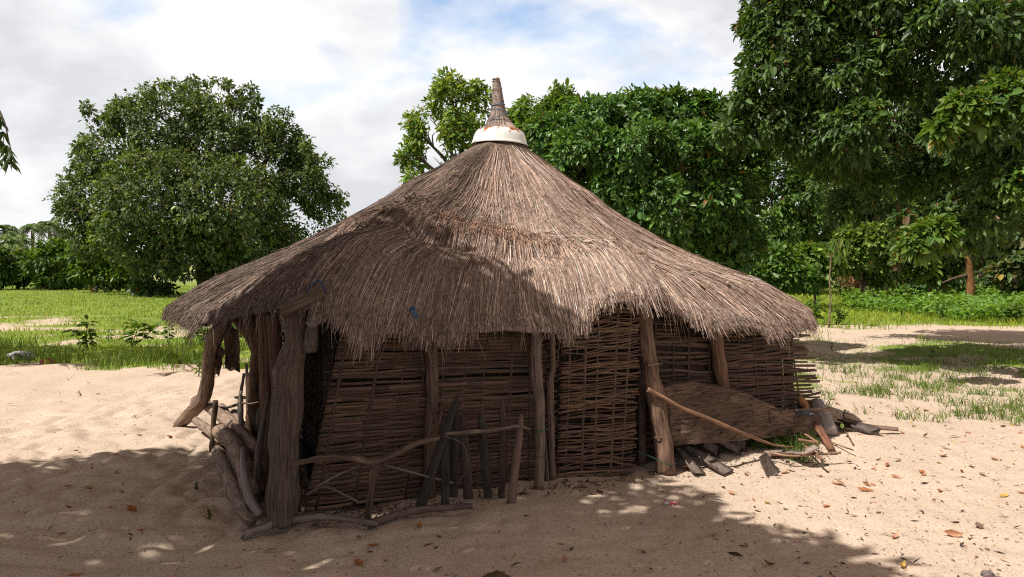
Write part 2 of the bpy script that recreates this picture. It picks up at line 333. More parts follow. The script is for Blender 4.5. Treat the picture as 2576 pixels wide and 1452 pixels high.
roof_o = bed.build('thatched_roof', M['strawbed'], hut, smooth=True)
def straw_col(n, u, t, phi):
    v = np.exp(rng.normal(0, .40, n)); old = 1 - .60 * sst(.16, -.42, phi + .35 * (vnoise(u * 22, t * 7, 45) - .5)) * (1 - .25 * vnoise(u * 70, t * 5, 41))  # straw colour goes darker towards the left of the roof, unevenly
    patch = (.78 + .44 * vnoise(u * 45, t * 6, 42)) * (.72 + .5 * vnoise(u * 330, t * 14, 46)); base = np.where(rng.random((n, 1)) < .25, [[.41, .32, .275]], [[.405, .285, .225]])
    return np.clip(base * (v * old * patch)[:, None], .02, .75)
def lay(n, t0, t1, ln, lift, jit, wd, fringe=0., nseg=2):
    fr = rng.random(n) < .86
    u = np.where(fr, rng.uniform(-.035, UF + .035, n), rng.uniform(0, 1, n))
    t = np.sqrt(rng.uniform(t0 ** 2, t1 ** 2, n)); RR = np.linalg.norm(eaves(u)[:, :2] - AX, axis=1)
    L = ln * rng.uniform(.5, 1.3, n); dt = L / np.maximum(RR * 1.15, .5)
    s0, fm, ts, phi = Sf(u, t)
    if not fringe:
        over = (t < ts) & (t + dt > ts + .02) & (fm > .3); t = np.where(over, np.maximum(ts - dt * rng.uniform(.55, 1.0, n), .03), t)
        dt = np.minimum(dt, np.maximum(1.03 - t, .03))
        s0, fm, ts, phi = Sf(u, t)
    else:
        end = 1.0 + (fringe * (.12 + .75 * vnoise(u * 240, u * 0, 43) ** 1.6 + .75 * vnoise(u * 75, u * 0, 47) ** 1.6) * rng.uniform(.35, 1.2, n)) / np.maximum(RR, 1); dt = end - t
    du = rng.normal(0, jit, n) * dt / np.maximum(t, .25)
    sw = (vnoise(u * 55, t * 5, 44) - .5) * .05 * dt
    bw = .0042; row = np.floor((t + dt) * 7); off = hsh(row.astype(np.int64), np.zeros(n, np.int64), 48); bi = np.floor(u / bw + off); cb = (bi + .5 - off) * bw
    du = du + (cb - u) * (.15 + .6 * hsh(bi.astype(np.int64), row.astype(np.int64), 49)) * np.clip(dt * 6, 0, 1)
    nn = Snorm(u, np.minimum(t, .98)); h = lift * rng.random(n) ** 1.5; PP = []
    for k in range(nseg + 1):
        f = k / nseg; nk = nn if k < nseg else Snorm(u, np.minimum(t + dt, .97))
        PP.append(Sf(u + (du + sw) * f, t + dt * f)[0] + nk * (h * (.25 + f * rng.uniform(.5, 1.1, n)) + .003 - .006 * (k == 0))[:, None])
    d = nrm(PP[-1] - PP[0]); sd = nrm(np.cross(d, nn)); a = rng.uniform(-.9, .9, n)[:, None]; sd = nrm(sd * np.cos(a) + nn * np.sin(a))
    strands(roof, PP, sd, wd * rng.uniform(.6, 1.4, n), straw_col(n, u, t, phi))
lay(62000, .04, .97, .50, .020, .007, .0044, nseg=3)
lay(30000, .57, .88, .8, .030, .0055, .0046, fringe=.10, nseg=5)
lay(5000, .70, 1.0, .36, .035, .010, .0050)
lay(8000, .82, .995, .3, .040, .010, .0048, fringe=.15)
lay(600, .15, .9, .32, .05, .10, .005)
# frayed ends along the ledges of the two layers
n = 7500; u = rng.uniform(0, UF, n); _, fm, ts, phi = Sf(u, np.full(n, .5)); kp = (rng.random(n) < fm) & (phi > -.95)
u, ts, phi = u[kp], ts[kp], phi[kp]; n = len(u); t = ts + rng.uniform(-.07, .03, n) * (1 + 1.2 * sst(-.1, -.5, phi)); s0 = Sf(u, t)[0]; nn = Snorm(u, t)
d = nrm(rdir(n) * .6 + nrm(Sf(u, t + .05)[0] - s0) * 1.1); s0 = s0 + nn * (rng.random(n) * .03)[:, None]; L = rng.uniform(.03, .10, n)[:, None]
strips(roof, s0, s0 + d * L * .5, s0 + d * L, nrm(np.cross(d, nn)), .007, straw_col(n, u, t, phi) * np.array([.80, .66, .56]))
# loose straws hanging from the eaves, and a few standing out against the sky
n = 240; u = rng.uniform(.02, UF, n); s0 = Sf(u, np.full(n, 1.0))[0]; L = rng.uniform(.1, .34, n)[:, None]; d = nrm(rdir(n) * .25 + [0, 0, -1.])
strips(roof, s0, s0 + d * L * .5, s0 + nrm(d + rdir(n) * .15) * L, rdir(n), .005, np.tile([[.26, .2, .15]], (n, 1)))
straw_o = roof.build('straw_layer', M['straw'], roof_o)
# finial of bound straw
fin = MB(); fz = [W(0, y, 8)[2] for y in (335, 318, 295, 268, 245, 216, 200, 197)]; frr = [.185, .145, .085, .058, .050, .036, .029, .024]
cx0 = -.122; fc = [np.array([cx0 - .006 * k, 8.0, z]) for k, z in enumerate(fz)]
tube(fin, fc, frr, 22, (.55, .42, .36), .08, True, sub=4)
for k in range(900):
    a = rng.uniform(0, 2 * np.pi); i0 = rng.uniform(0, 5); i1 = min(i0 + rng.uniform(.8, 2.2), 6.9); im = (i0 + i1) / 2; pp = []
    for i in (i0, im, i1):
        r_ = np.interp(i, range(8), frr) + .004 + rng.uniform(0, .005); c_ = np.array([np.interp(i, range(8), [f[j] for f in fc]) for j in range(3)])
        aa = a + (i - i0) * .03; pp.append(c_ + r_ * np.array([math.cos(aa), math.sin(aa), 0]))
    sd = np.array([-math.sin(a), math.cos(a), rng.uniform(-.3, .3)]); c_ = np.array([[.27, .215, .185]]) * np.exp(rng.normal(0, .35))
    strips(fin, pp[0][None], pp[1][None], pp[2][None], nrm(sd)[None], .007, c_)
fin_o = fin.build('finial', M['straw'], roof_o)
tw = MB()
def ring(mb, i, tilt, col, r_):
    c_ = np.array([np.interp(i, range(8), [f[j] for f in fc]) for j in range(3)]); rr = np.interp(i, range(8), frr) + .012
    an = np.linspace(0, 2 * np.pi, 25); tube(mb, [c_ + np.array([rr * (1 + .5 * tilt * math.sin(a) * -1) * math.cos(a), rr * (1 + .5 * tilt * math.sin(a) * -1) * math.sin(a), tilt * rr * math.cos(a)]) for a in an], r_, 5, col, cap=False)
for i, tl in ((6.3, .1), (5.6, -.15), (4.7, .2), (3.7, -.12)): tw = MB(); ring(tw, i, tl, (.30, .24, .20), .003); tw.build('binding', M['rope'], roof_o)
for i, tl in ((3.1, .12), (2.6, -.1), (1.9, .55)): tw = MB(); ring(tw, i, tl, (.10, .19, .30), .004); tag(tw.build('binding', M['rope'], roof_o), 'blue cord around the foot of the straw finial')
# blue plastic poking out under the thatch
def rag(name, m, outline, dep, thick, parent, bend=.03, seed=0, depthf=None):
    bm = bmesh.new(); vs = []
    for k, (x, y) in enumerate(outline):
        d = dep if depthf is None else depthf(x, y)
        vs.append(bm.verts.new(W(x, y, d)))
    f = bm.faces.new(vs); bmesh.ops.triangulate(bm, faces=[f]); bmesh.ops.subdivide_edges(bm, edges=bm.edges[:], cuts=2, use_grid_fill=True)
    for v in bm.verts: v.co.y += (float(vnoise(v.co.x * 14 + seed, v.co.z * 14, 51)) - .5) * bend * 2
    r_ = bmesh.ops.extrude_face_region(bm, geom=bm.faces[:])
    bmesh.ops.translate(bm, vec=(0, thick, 0), verts=[v for v in r_['geom'] if isinstance(v, bmesh.types.BMVert)])
    bmesh.ops.recalc_face_normals(bm, faces=bm.faces[:])
    me = bpy.data.meshes.new(name); bm.to_mesh(me); bm.free(); me.materials.append(m)
    a = me.attributes.new('tint', 'FLOAT_VECTOR', 'POINT'); a.data.foreach_set('vector', np.ones(len(me.vertices) * 3, np.float32))
    g_ = me.attributes.new('grain', 'FLOAT_VECTOR', 'POINT'); co = np.zeros(len(me.vertices) * 3, np.float32); me.vertices.foreach_get('co', co); g_.data.foreach_set('vector', co)
    o = bpy.data.objects.new(name, me); C.objects.link(o)
    if parent is not None: o.parent = parent; o.matrix_parent_inverse = Matrix.Translation(-Vector(parent.location))
    return o
for ol, d in (([(598, 768), (612, 756), (640, 764), (636, 782), (622, 790), (604, 786)], 5.78), ([(640, 778), (690, 752), (700, 760), (660, 785)], 5.30),
              ([(1030, 776), (1040, 768), (1050, 785), (1054, 800), (1042, 798)], 5.16)):
    tag(rag('plastic_sheet', M['plastic'], ol, d, .006, roof_o, .02), 'torn blue plastic under the eave')
tb = MB(); tube(tb, [W(770, 738, 4.86), W(782, 718, 4.82), W(800, 706, 4.80), (W(812, 716, 4.80)), W(820, 738, 4.84)], .0055, 6, (.5, .5, .75), sub=4)
tag(tb.build('plastic_sheet', M['plastic'], roof_o), 'rolled blue plastic edge above the big forked post')

# posts
def post(pts, rad, m, name='post', n=12, rough=.16, col=(1, 1, 1), label=None, sub=8, parent=hut, seed=None):
    mb = MB(); tube(mb, [W(*p) for p in pts], rad, n, col, rough, sub=sub, seed=random.random() * 9 if seed is None else seed)
    o = mb.build(name, m, parent, smooth=True)
    if label: o['label'] = label
    return o
big = MB()
tube(big, [W(712, 1318, 4.98), W(712, 1240, 5.0), W(713, 1162, 5.02), W(721, 1029, 5.04), W(728, 940, 5.05), W(744, 855, 5.07), W(742, 795, 5.08), W(742, 750, 5.1)],
     [.100, .094, .090, .092, .094, .070, .092, .098], 30, (.66, .60, .55), .20, sub=14, seed=2)
tube(big, [W(712, 960, 5.03), W(697, 940, 5.0), W(691, 922, 4.99)], [.07, .035, .010], 10, (1, 1, 1), .15, sub=5, seed=4)
tube(big, [W(775, 880, 5.06), W(783, 840, 5.03), W(790, 800, 5.05)], [.05, .04, .03], 9, (.8, .8, .8), .2, sub=5, seed=5)
tag(big.build('post', M['grey'], hut, smooth=True), 'thick forked grey trunk at the front corner')
post([(705, 782, 4.86), (760, 757, 4.9), (830, 722, 5.0)], [.052, .052, .05], M['grey'], 'beam', col=(.7, .63, .58), sub=6, label='beam end resting on the big forked post')
post([(776, 822, 4.9), (800, 800, 4.92), (836, 768, 5.0)], [.030, .036, .04], M['grey'], 'beam', sub=6, label='short broken beam end beside the big forked post')
p2 = MB(); tube(p2, [W(1080, 1262, 5.42), W(1084, 1060, 5.42), W(1088, 940, 5.4), W(1086, 850, 5.38)], [.040, .042, .040, .040], 12, (.75, .68, .62), .2, sub=8, seed=1)
tube(p2, [W(1088, 1085, 5.4), W(1102, 1060, 5.37), W(1112, 1035, 5.35)], [.022, .018, .006], 8, (.8, .7, .6), .2, sub=4); p2.build('post', M['brown'], hut, smooth=True)
p3 = post([(1356, 1228, 5.66), (1358, 1120, 5.68), (1356, 1010, 5.7), (1350, 930, 5.72), (1348, 820, 5.74)], [.036, .037, .042, .038, .042], M['grey'], col=(1.15, 1.05, .95))
post([(1390, 1205, 5.86), (1386, 1100, 5.86), (1384, 960, 5.86), (1390, 920, 5.86), (1386, 820, 5.86)], [.027, .028, .028, .024, .024], M['grey'], col=(.9, .8, .72))
post([(1378, 1212, 5.82), (1371, 1100, 5.84)], [.014, .010], M['grey'], sub=6, col=(.8, .7, .65))
p5 = post([(1676, 1190, 6.08), (1666, 1110, 6.1), (1650, 1000, 6.12), (1634, 910, 6.14), (1624, 830, 6.16), (1618, 740, 6.2)], [.074, .073, .068, .060, .056, .058], M['brown'], col=(1.1, .95, .85), label='thick leaning cracked post right of the door', n=16)
post([(1616, 1165, 6.24), (1614, 1060, 6.26), (1612, 960, 6.28), (1606, 800, 6.3)], [.034, .036, .038, .04], M['grey'], col=(.55, .48, .44))
post([(1832, 1060, 6.66), (1822, 985, 6.64), (1808, 900, 6.60), (1800, 815, 6.58)], [.055, .056, .058, .06], M['brown'], col=(1.0, .82, .68))
post([(1996, 1100, 7.34), (1986, 1000, 7.34), (1980, 830, 7.34)], [.045, .045, .05], M['brown'], col=(.7, .6, .5))
post([(668, 1245, 5.55), (672, 1000, 5.55), (668, 780, 5.5)], [.05, .052, .055], M['brown'], col=(.7, .55, .45))
post([(640, 1130, 6.9), (640, 980, 6.7), (650, 880, 6.4), (630, 800, 6.2)], [.06, .06, .058, .06], M['brown'], col=(.75, .6, .5))
post([(655, 905, 6.5), (625, 845, 6.6), (595, 800, 6.7)], [.045, .04, .04], M['brown'], 'brace', col=(.7, .55, .45))
post([(700, 1020, 5.4), (694, 900, 5.4), (690, 790, 5.35)], [.04, .045, .05], M['brown'], col=(.6, .5, .4))
br = post([(448, 1072, 7.95), (475, 1043, 7.8), (512, 1000, 7.6), (522, 950, 7.4), (530, 890, 7.2), (545, 840, 7.05), (575, 795, 6.9)], [.052, .062, .064, .060, .064, .068, .058], M['brown'], 'post', 14, .2, (1.2, 1.15, 1.1), 'crooked branch propping up the left eave', seed=3)
for (x, y, d, an) in ((-2.4, 8.2, 0, 0), (1.6, 10.0, 0, 0), (2.6, 8.6, 0, 0), (-.5, 9.4, 0, 0)):
    mb = MB(); tube(mb, [(x, y, -.05), (x + .03, y, .7), (x, y, 1.35)], .05, 10, (.8, .7, .6), .15, sub=5); mb.build('post', M['brown'], hut, smooth=True)
def tie(path, r_, col, parent, label=None):
    mb = MB(); tube(mb, path, r_, 5, col, sub=4); o = mb.build('binding', M['rope'], parent)
    if label: o['label'] = label
tie([W(1338, 1085, 5.67), W(1345, 1088, 5.62), W(1358, 1086, 5.61), W(1370, 1082, 5.63), W(1380, 1078, 5.8)], .004, (.02, .16, .09), p3, 'green cord tied around the post')
tie([W(1340, 1148, 5.66), W(1352, 1151, 5.61), W(1372, 1150, 5.64)], .004, (.12, .08, .06), p3)
tie([W(1600, 1135, 6.02), W(1640, 1150, 5.98), W(1676, 1168, 5.99), W(1700, 1172, 6.05)], .003, (.03, .13, .07), p5, 'thin green cord low on the leaning post')
for y_, a_ in ((912, 1617), (1095, 1637)): tie([W(a_, y_, 6.1), W(a_ + 18, y_ + 8, 6.03), W(a_ + 48, y_ + 2, 6.08)], .006, (.13, .085, .06), p5)

# woven walls
def weave(name, bl, br_, tl, tr, rows, stakes, m, hs, th, amp, seed, endj=(.02, .02), gap=.06, sag=.010, wob=.3, round_=False, skip=None, parent=hut, dark=1.0, stake_r=.009):
    rs = np.random.default_rng(seed); bl, br_, tl, tr = [np.asarray(a, float) for a in (bl, br_, tl, tr)]
    def Pt(u, v): return (bl * (1 - u) + br_ * u) * (1 - v) + (tl * (1 - u) + tr * u) * v
    nrmv = nrm(np.cross(br_ - bl, tl - bl)); H = np.linalg.norm(tl - bl); Wd = np.linalg.norm(br_ - bl); mb = MB()
    for r_ in range(rows):
        if rs.random() < gap: continue
        v0 = (r_ + .5) / rows + rs.normal(0, .12) / rows
        segs = [(-rs.random() * endj[0] / Wd, 1 + rs.random() * endj[1] / Wd)]
        if rs.random() < .35: c_ = rs.uniform(.25, .75); segs = [(segs[0][0], c_ + .07), (c_ - .07, segs[0][1])]
        for si, (ua, ub) in enumerate(segs):
            if skip is not None:
                s_ = skip(v0)
                if s_ is not None: ua = max(ua, s_[0] + rs.normal(0, .008)); ub = min(ub, s_[1] + rs.normal(0, .008))
            if ub - ua < .05: continue
            m_ = max(6, int((ub - ua) * stakes * 4)); us = np.linspace(ua, ub, m_); sl_ = rs.normal(0, .5) / rows
            vs = v0 + sl_ * (us - .5) * wob * 2 + (vnoise(us * 3 + r_ * .31, us * 0 + r_ * .45, seed) - .5) * sag * 2 / H + si * .25 / rows
            off = amp * np.sin(np.pi * (us * stakes + .5)) * (1 if r_ % 2 else -1) + rs.normal(0, .002)
            c = Pt(us[:, None], vs[:, None]) + nrmv * off[:, None] + nrmv * (si * .003)
            upv = nrm(tl - bl); hh = hs * rs.uniform(.7, 1.25); col = np.array([1, .97, .93]) * dark * np.exp(rs.normal(0, .22)) * rs.uniform(.9, 1.1, 3)
            if round_: tube(mb, c, hh * .5 * rs.uniform(.8, 1.15), 6, col, .1, seed=r_ * 1.7 + si)
            else:
                Q = np.stack([c - upv * hh / 2 - nrmv * th, c + upv * hh / 2 - nrmv * th, c + upv * hh / 2 + nrmv * th, c - upv * hh / 2 + nrmv * th], 1)
                k = np.arange(m_ - 1)[:, None] * 4; qs = np.concatenate([k + [a, (a + 1) % 4, (a + 1) % 4 + 4, a + 4] for a in range(4)] + [np.array([[3, 2, 1, 0]]), (m_ - 1) * 4 + np.array([[0, 1, 2, 3]])])
                uvv = np.zeros((m_, 4, 3)); uvv[..., 2] = (us * Wd)[:, None] + r_ * 1.3; uvv[:, :, 0] = np.array([0, hh, hh, 0]); uvv[:, :, 1] = r_ * .1
                mb.add(Q.reshape(-1, 3), qs, None, col, uvv.reshape(-1, 3))
    for s_ in range(stakes):
        u_ = (s_ + .5) / stakes + rs.normal(0, .02); le = rs.normal(0, .02)
        tube(mb, [Pt(u_ - le, -.01), Pt(u_, .5), Pt(u_ + le, 1.02)], stake_r * rs.uniform(.8, 1.3), 6, (.8 * dark,) * 3, .15, sub=3, seed=s_)
    return mb.build(name, m, parent)
wA = weave('woven_wall', W(766, 1284, 5.12), W(1352, 1212, 5.82), W(868, 780, 5.16), W(1360, 790, 5.86), 84, 9, M['slat'], .022, .0022, .007, 3, (.0, .10), .03, .014, .4)
wB = weave('woven_wall', W(1340, 1209, 5.86), W(1402, 1200, 5.96), W(1340, 800, 5.88), W(1402, 790, 5.98), 38, 2, M['slat'], .022, .0022, .006, 4, (.05, .02), .12)
door = weave('woven_door', W(1402, 1202, 5.92), W(1586, 1192, 6.06), W(1418, 770, 5.96), W(1606, 755, 6.14), 108, 5, M['wicker'], .0135, .002, .010, 5, (.02, .04), .03, .024, .6, True,
             skip=lambda v: ((-.1, .80) if .50 < v < .535 else ((.28, 1.1) if .685 < v < .715 else ((.42, 1.1) if .31 < v < .335 else None))), dark=1.15)
wD = weave('woven_wall', W(1622, 1130, 6.34), W(1806, 1110, 6.66), W(1622, 775, 6.36), W(1806, 790, 6.68), 46, 4, M['slat'], .020, .002, .008, 6, (.06, .05), .10, .03, 1.0, skip=lambda v: ((-.1, .45) if .80 < v < .90 else None), dark=1.05)
wE = weave('woven_wall', W(1800, 1095, 6.68), W(2046, 1075, 7.22), W(1800, 800, 6.70), W(2000, 800, 7.24), 46, 6, M['slat'], .021, .0022, .009, 7, (.06, .20), .07, .02, .9, dark=.95)
weave('woven_wall', (-1.42, 5.3, -.03), (-2.4, 8.2, -.03), (-1.40, 5.35, 1.2), (-2.4, 8.2, 1.2), 46, 12, M['slat'], .02, .0022, .008, 8, dark=.9)
weave('woven_wall', W(786, 1272, 5.22), W(826, 1262, 5.30), W(838, 800, 5.2), W(884, 800, 5.3), 60, 2, M['slat'], .014, .0022, .006, 9, dark=.55)
def backing(pts, h0, h1):                                   # dark sheets added inside the walls so the gaps read dark
    mb = MB()
    for (a, b) in zip(pts[:-1], pts[1:]):
        a = np.array(a); b = np.array(b); n_ = np.array([-(b - a)[1], (b - a)[0]]); n_ = n_ / np.linalg.norm(n_) * .008; m_ = 12; vv = []
        for k in range(m_ + 1):
            p = a + (b - a) * k / m_; wv = .01 * math.sin(k * 1.7)
            vv += [(p[0] - n_[0] + wv, p[1] - n_[1], h0), (p[0] - n_[0] + wv, p[1] - n_[1], h1), (p[0] + n_[0] + wv, p[1] + n_[1], h1), (p[0] + n_[0] + wv, p[1] + n_[1], h0)]
        k = np.arange(m_)[:, None] * 4
        mb.add(vv, np.concatenate([k + [i, (i + 1) % 4, (i + 1) % 4 + 4, i + 4] for i in range(4)] + [np.array([[3, 2, 1, 0]]), m_ * 4 + np.array([[0, 1, 2, 3]])]))
    return mb.build('dark_backing', M['mat'], hut)
backing([(-1.28, 5.36), (-.3, 5.72), (.30, 6.02), (.95, 6.30), (2.05, 6.92), (2.42, 7.16), (2.2, 8.4), (1.7, 9.8)], -.05, 1.28)
backing([(-1.30, 5.40), (-2.3, 8.15), (-.4, 9.3), (1.7, 9.8)], -.05, 1.3)

# enamel basin upside down on the peak
def basin_mat():
    m = mat('chipped enamel', (.76, .75, .70), (.66, .65, .60), .28, .5, 6, src='obj', tint=False); t = m.node_tree; b = t.nodes['Principled BSDF']
    base = b.inputs['Base Color'].links[0].from_socket; at = N(t, 'ShaderNodeAttribute', attribute_name='tint'); sp = N(t, 'ShaderNodeSeparateXYZ'); t.links.new(at.outputs['Vector'], sp.inputs[0])
    tco = N(t, 'ShaderNodeTexCoord').outputs['Object']
    no = N(t, 'ShaderNodeTexNoise', i_Scale=17., i_Detail=5.); t.links.new(tco, no.inputs['Vector'])
    a = N(t, 'ShaderNodeMath', operation='MULTIPLY_ADD'); t.links.new(sp.outputs[0], a.inputs[0]); a.inputs[1].default_value = .40; t.links.new(no.outputs['Fac'], a.inputs[2])
    r = N(t, 'ShaderNodeValToRGB'); r.color_ramp.elements[0].position = .69; r.color_ramp.elements[1].position = .74; t.links.new(a.outputs[0], r.inputs[0])
    rust = N(t, 'ShaderNodeValToRGB'); rust.color_ramp.elements[0].color = (.10, .03, .012, 1); rust.color_ramp.elements[1].color = (.42, .14, .035, 1); t.links.new(no.outputs['Fac'], rust.inputs[0])
    n3 = N(t, 'ShaderNodeTexNoise', i_Scale=30., i_Detail=2., i_Distortion=1.5); t.links.new(tco, n3.inputs['Vector'])
    r3 = N(t, 'ShaderNodeValToRGB'); r3.color_ramp.elements[0].position = .52; r3.color_ramp.elements[1].position = .6; t.links.new(n3.outputs['Fac'], r3.inputs[0])
    mu = N(t, 'ShaderNodeMath', operation='MULTIPLY'); t.links.new(r3.outputs[0], mu.inputs[0]); t.links.new(sp.outputs[1], mu.inputs[1])
    m1 = N(t, 'ShaderNodeMix', data_type='RGBA'); t.links.new(mu.outputs[0], m1.inputs['Factor']); t.links.new(base, m1.inputs[6]); m1.inputs[7].default_value = (.52, .66, .66, 1)
    m2 = N(t, 'ShaderNodeMix', data_type='RGBA'); t.links.new(r.outputs[0], m2.inputs['Factor']); t.links.new(m1.outputs[2], m2.inputs[6]); t.links.new(rust.outputs[0], m2.inputs[7])
    t.links.new(m2.outputs[2], b.inputs['Base Color']); return m
bs = MB(); prof = [(.283, -.006, 0.1), (.287, .003, .35), (.279, .010, 0), (.272, .035, 0), (.262, .075, 0), (.246, .112, .25), (.222, .142, .65), (.192, .158, .95), (.172, .160, 1.1), (.168, .152, 1.1), (.20, .135, 1), (.240, .100, .4), (.262, .02, .2), (.275, -.004, .2)]
na = 64; an = np.linspace(0, 2 * np.pi, na, endpoint=False); Vb = []; Cb = []
for r_, z_, ru in prof:
    for a in an:
        w_ = 1 + .012 * math.sin(3 * a) ; cut = .016 * max(0, float(vnoise(a * 2.2, 1.0, 77)) - .55) * 2 if ru > .9 else 0
        Vb.append((r_ * w_ * math.cos(a), r_ * w_ * math.sin(a), z_ - cut)); g2 = max(0, math.sin((z_ - .02) / .10 * math.pi)) if .02 < z_ < .12 else 0
        dec = g2 * (1 if -1.9 < math.atan2(math.sin(a), math.cos(a)) < -.5 else 0); Cb.append((ru * (.6 + .8 * float(vnoise(a * 3, 0, 5))), dec * .8, 0))
qb = [(i * na + k, i * na + (k + 1) % na, (i + 1) * na + (k + 1) % na, (i + 1) * na + k) for i in range(len(prof) - 1) for k in range(na)]
bs.add(Vb, qb, None, np.array(Cb)); bo = bs.build('enamel_basin', basin_mat(), smooth=True)
bo.location = (-.125, 8.0, W(0, 364, 8)[2]); bo.rotation_euler = (0, R(2.2), 0)
tag(bo, 'rusty white enamel basin turned upside down around the roof peak', 'basin')

# ------------------------------------------------------------------ things leaning on and lying round the hut
def wood(name, label, cat, pts, rad, m, n=10, rough=.15, col=(1, 1, 1), sub=6, group=None, flat=1.0):
    mb = MB(); tube(mb, [np.asarray(p, float) for p in pts], rad, n, col, rough, sub=sub, seed=random.random() * 9, flat=flat)
    return tag(mb.build(name, m, smooth=True), label, cat, group)
gp = 'firewood along the left wall'
wood('log', 'long pale log reaching farthest back in the firewood pile left of the hut', 'log', [W(519, 1018, 7.9), W(595, 1078, 6.8), W(650, 1145, 5.9)], [.052, .06, .062], M['log'], 14, .08, group=gp)
wood('log', 'thick round blunt-ended log on top of the firewood pile', 'log', [W(550, 1084, 6.85), W(590, 1118, 6.2), W(614, 1172, 5.6), W(628, 1230, 5.2)], [.066, .066, .064, .055], M['log'], 14, .08, (.9, .88, .85), group=gp)
wood('log', 'thin log end poking out left of the thin upright stick', 'log', [W(493, 1058, 7.5), W(520, 1078, 7.2), W(560, 1110, 6.7)], [.036, .042, .04], M['log'], 12, .1, group=gp)
wood('log', 'short forked log between the pale log and the palm stalk bundle', 'log', [W(555, 1028, 7.8), W(578, 1055, 7.3), W(612, 1098, 6.7)], [.055, .046, .05], M['log'], 12, .1, group=gp)
wood('log', 'second short log with a rounded end behind the pale log', 'log', [W(590, 1040, 7.6), W(602, 1070, 7.1), W(632, 1120, 6.4)], [.042, .042, .042], M['log'], 12, .1, group=gp)
wood('log', 'big split log lying at the foot of the pile against the forked trunk', 'log', [W(545, 1125, 6.95), W(575, 1195, 6.0), W(615, 1280, 5.15), W(632, 1310, 4.98)], [.055, .06, .055, .04], M['log'], 12, .14, (.85, .85, .85), group=gp)
wood('log', 'narrow log lying between the split log and the wall', 'log', [W(575, 1125, 6.8), W(600, 1195, 5.9), W(640, 1280, 5.2)], [.04, .045, .045], M['log'], 12, .12, (.6, .58, .55), group=gp)
wood('stick', 'thin dark upright stick planted beside the firewood pile', 'stick', [W(533, 1135, 6.82), W(537, 1070, 6.8), W(542, 1008, 6.78)], [.022, .022, .024], M['brown'], 9, .2, (.7, .62, .5))
wood('palm_stalk', 'grey curved palm stalk arching over the end of the split log', 'palm stalk', [W(611, 1130, 5.5), W(614, 1190, 5.15), W(626, 1250, 5.0), W(654, 1295, 4.98)], [.018, .026, .028, .03], M['palm'], 8, .1, (.9, .9, 1))
wood('plank', 'grey splintered plank leaning just left of the big forked trunk', 'plank', [W(644, 1258, 5.3), W(652, 1130, 5.3), W(676, 985, 5.3)], [.045, .05, .012], M['grey'], 8, .2, (.75, .75, .78), flat=.45)
bun = thing('stalk_bundle', W(632, 1110, 6.9) * [1, 1, 0], 'bundle of pale dry palm stalks standing tied against the left wall', 'stalk bundle')
for k, (x0, x1, yt, c_) in enumerate(((626, 600, 940, .5), (630, 620, 915, 1.0), (636, 632, 930, 1.35), (642, 640, 905, 1.2), (647, 650, 930, .8), (622, 592, 985, .9))):
    mb = MB(); tube(mb, [W(x0 + (-18 if k == 5 else 0), 1118, 7.0 - k * .05), W((x0 + x1) / 2 - (10 if k == 0 else 0), 1030, 6.95 - k * .05), W(x1 + (14 if k in (0, 5) else 0), yt, 6.9 - k * .05)], [.022, .02, .012], 7, (c_, c_, c_ * .95), .1, sub=5); mb.build('stalk', M['palm'], bun, smooth=True)
mb = MB(); tube(mb, [W(600, 1010, 6.72), W(628, 1016, 6.62), W(660, 1010, 6.7)], .008, 6, (.3, .2, .14), sub=4); mb.build('binding', M['rope'], bun)
for lab, a, b, r_ in (('short thin stick end jutting left from behind the stalk bundle', (592, 1000, 7.6), (640, 1001, 7.3), .018), ('pointed stick jutting left just below the short stick end', (553, 1030, 7.9), (612, 1014, 7.5), .016)):
    wood('stick', lab, 'stick', [W(*a), W(*b)], [r_ * .7, r_], M['brown'], 7, .15)
# dry hide hanging from the eave
hd = rag('hide', M['hide'], [(566, 812), (598, 830), (602, 850), (598, 905), (602, 938), (592, 930), (580, 934), (568, 925), (574, 905), (566, 885), (572, 860), (564, 838)], 6.75, .012, None, .035, 3)
tag(hd, 'stiff dark brown hide hanging from the left eave behind the crooked branch', 'hide')
hd = rag('hide', M['hide'], [(545, 862), (556, 876), (570, 888), (560, 900), (548, 912), (553, 930), (549, 948), (545, 940), (536, 948), (538, 915), (543, 890)], 6.95, .010, None, .03, 9)
tag(hd, 'torn light brown hide scrap hanging right against the crooked branch', 'hide')

# charred stakes in front of the wall
gp = 'charred stakes before the left wall'
def stake(label, base, top, wd, col=(1, 1, 1), m='char', fl=.4, knob=0, bend=0):
    b = np.array(base, float); t_ = np.array(top, float); mid = (b + t_) / 2 + [bend, 0, 0]; mb = MB()
    pts = [W(*(b + (b - t_) * .04)), W(*b), W(*mid), W(*(mid * .25 + t_ * .75)), W(*t_)]
    tube(mb, pts, np.array([1.3 if knob else .95, 1.2 if knob else 1, 1, .8, .18]) * wd * fl, 9, col, .15, sub=5, seed=random.random() * 9, flat=1 / fl)
    return tag(mb.build('stake', M[m], smooth=True), label, 'stake', gp)
stake('leaning black charred stake with a knobbed grey foot, tallest of the stakes', (1062, 1262, 5.12), (1152, 992, 5.2), .030, knob=1, fl=.7)
stake('black charred stake standing upright right of the knobbed stake', (1120, 1270, 5.15), (1118, 1045, 5.18), .030)
stake('wide black stake behind the upright stake', (1140, 1240, 5.28), (1150, 1030, 5.28), .03)
stake('flat charred stake with a pale tip', (1178, 1245, 5.3), (1162, 1042, 5.28), .034, (1.5, 1.3, 1.2))
stake('broad flat black stake with a slanted tip', (1228, 1243, 5.32), (1208, 1042, 5.3), .030)
stake('narrow charred stake with a sharp tip', (1262, 1240, 5.36), (1264, 1005, 5.36), .024, (1.6, 1.3, 1.2))
stake('brown ridged palm stake at the right end of the row of stakes', (1286, 1262, 5.26), (1312, 1042, 5.3), .030, (.55, .42, .38), 'palm', .6)
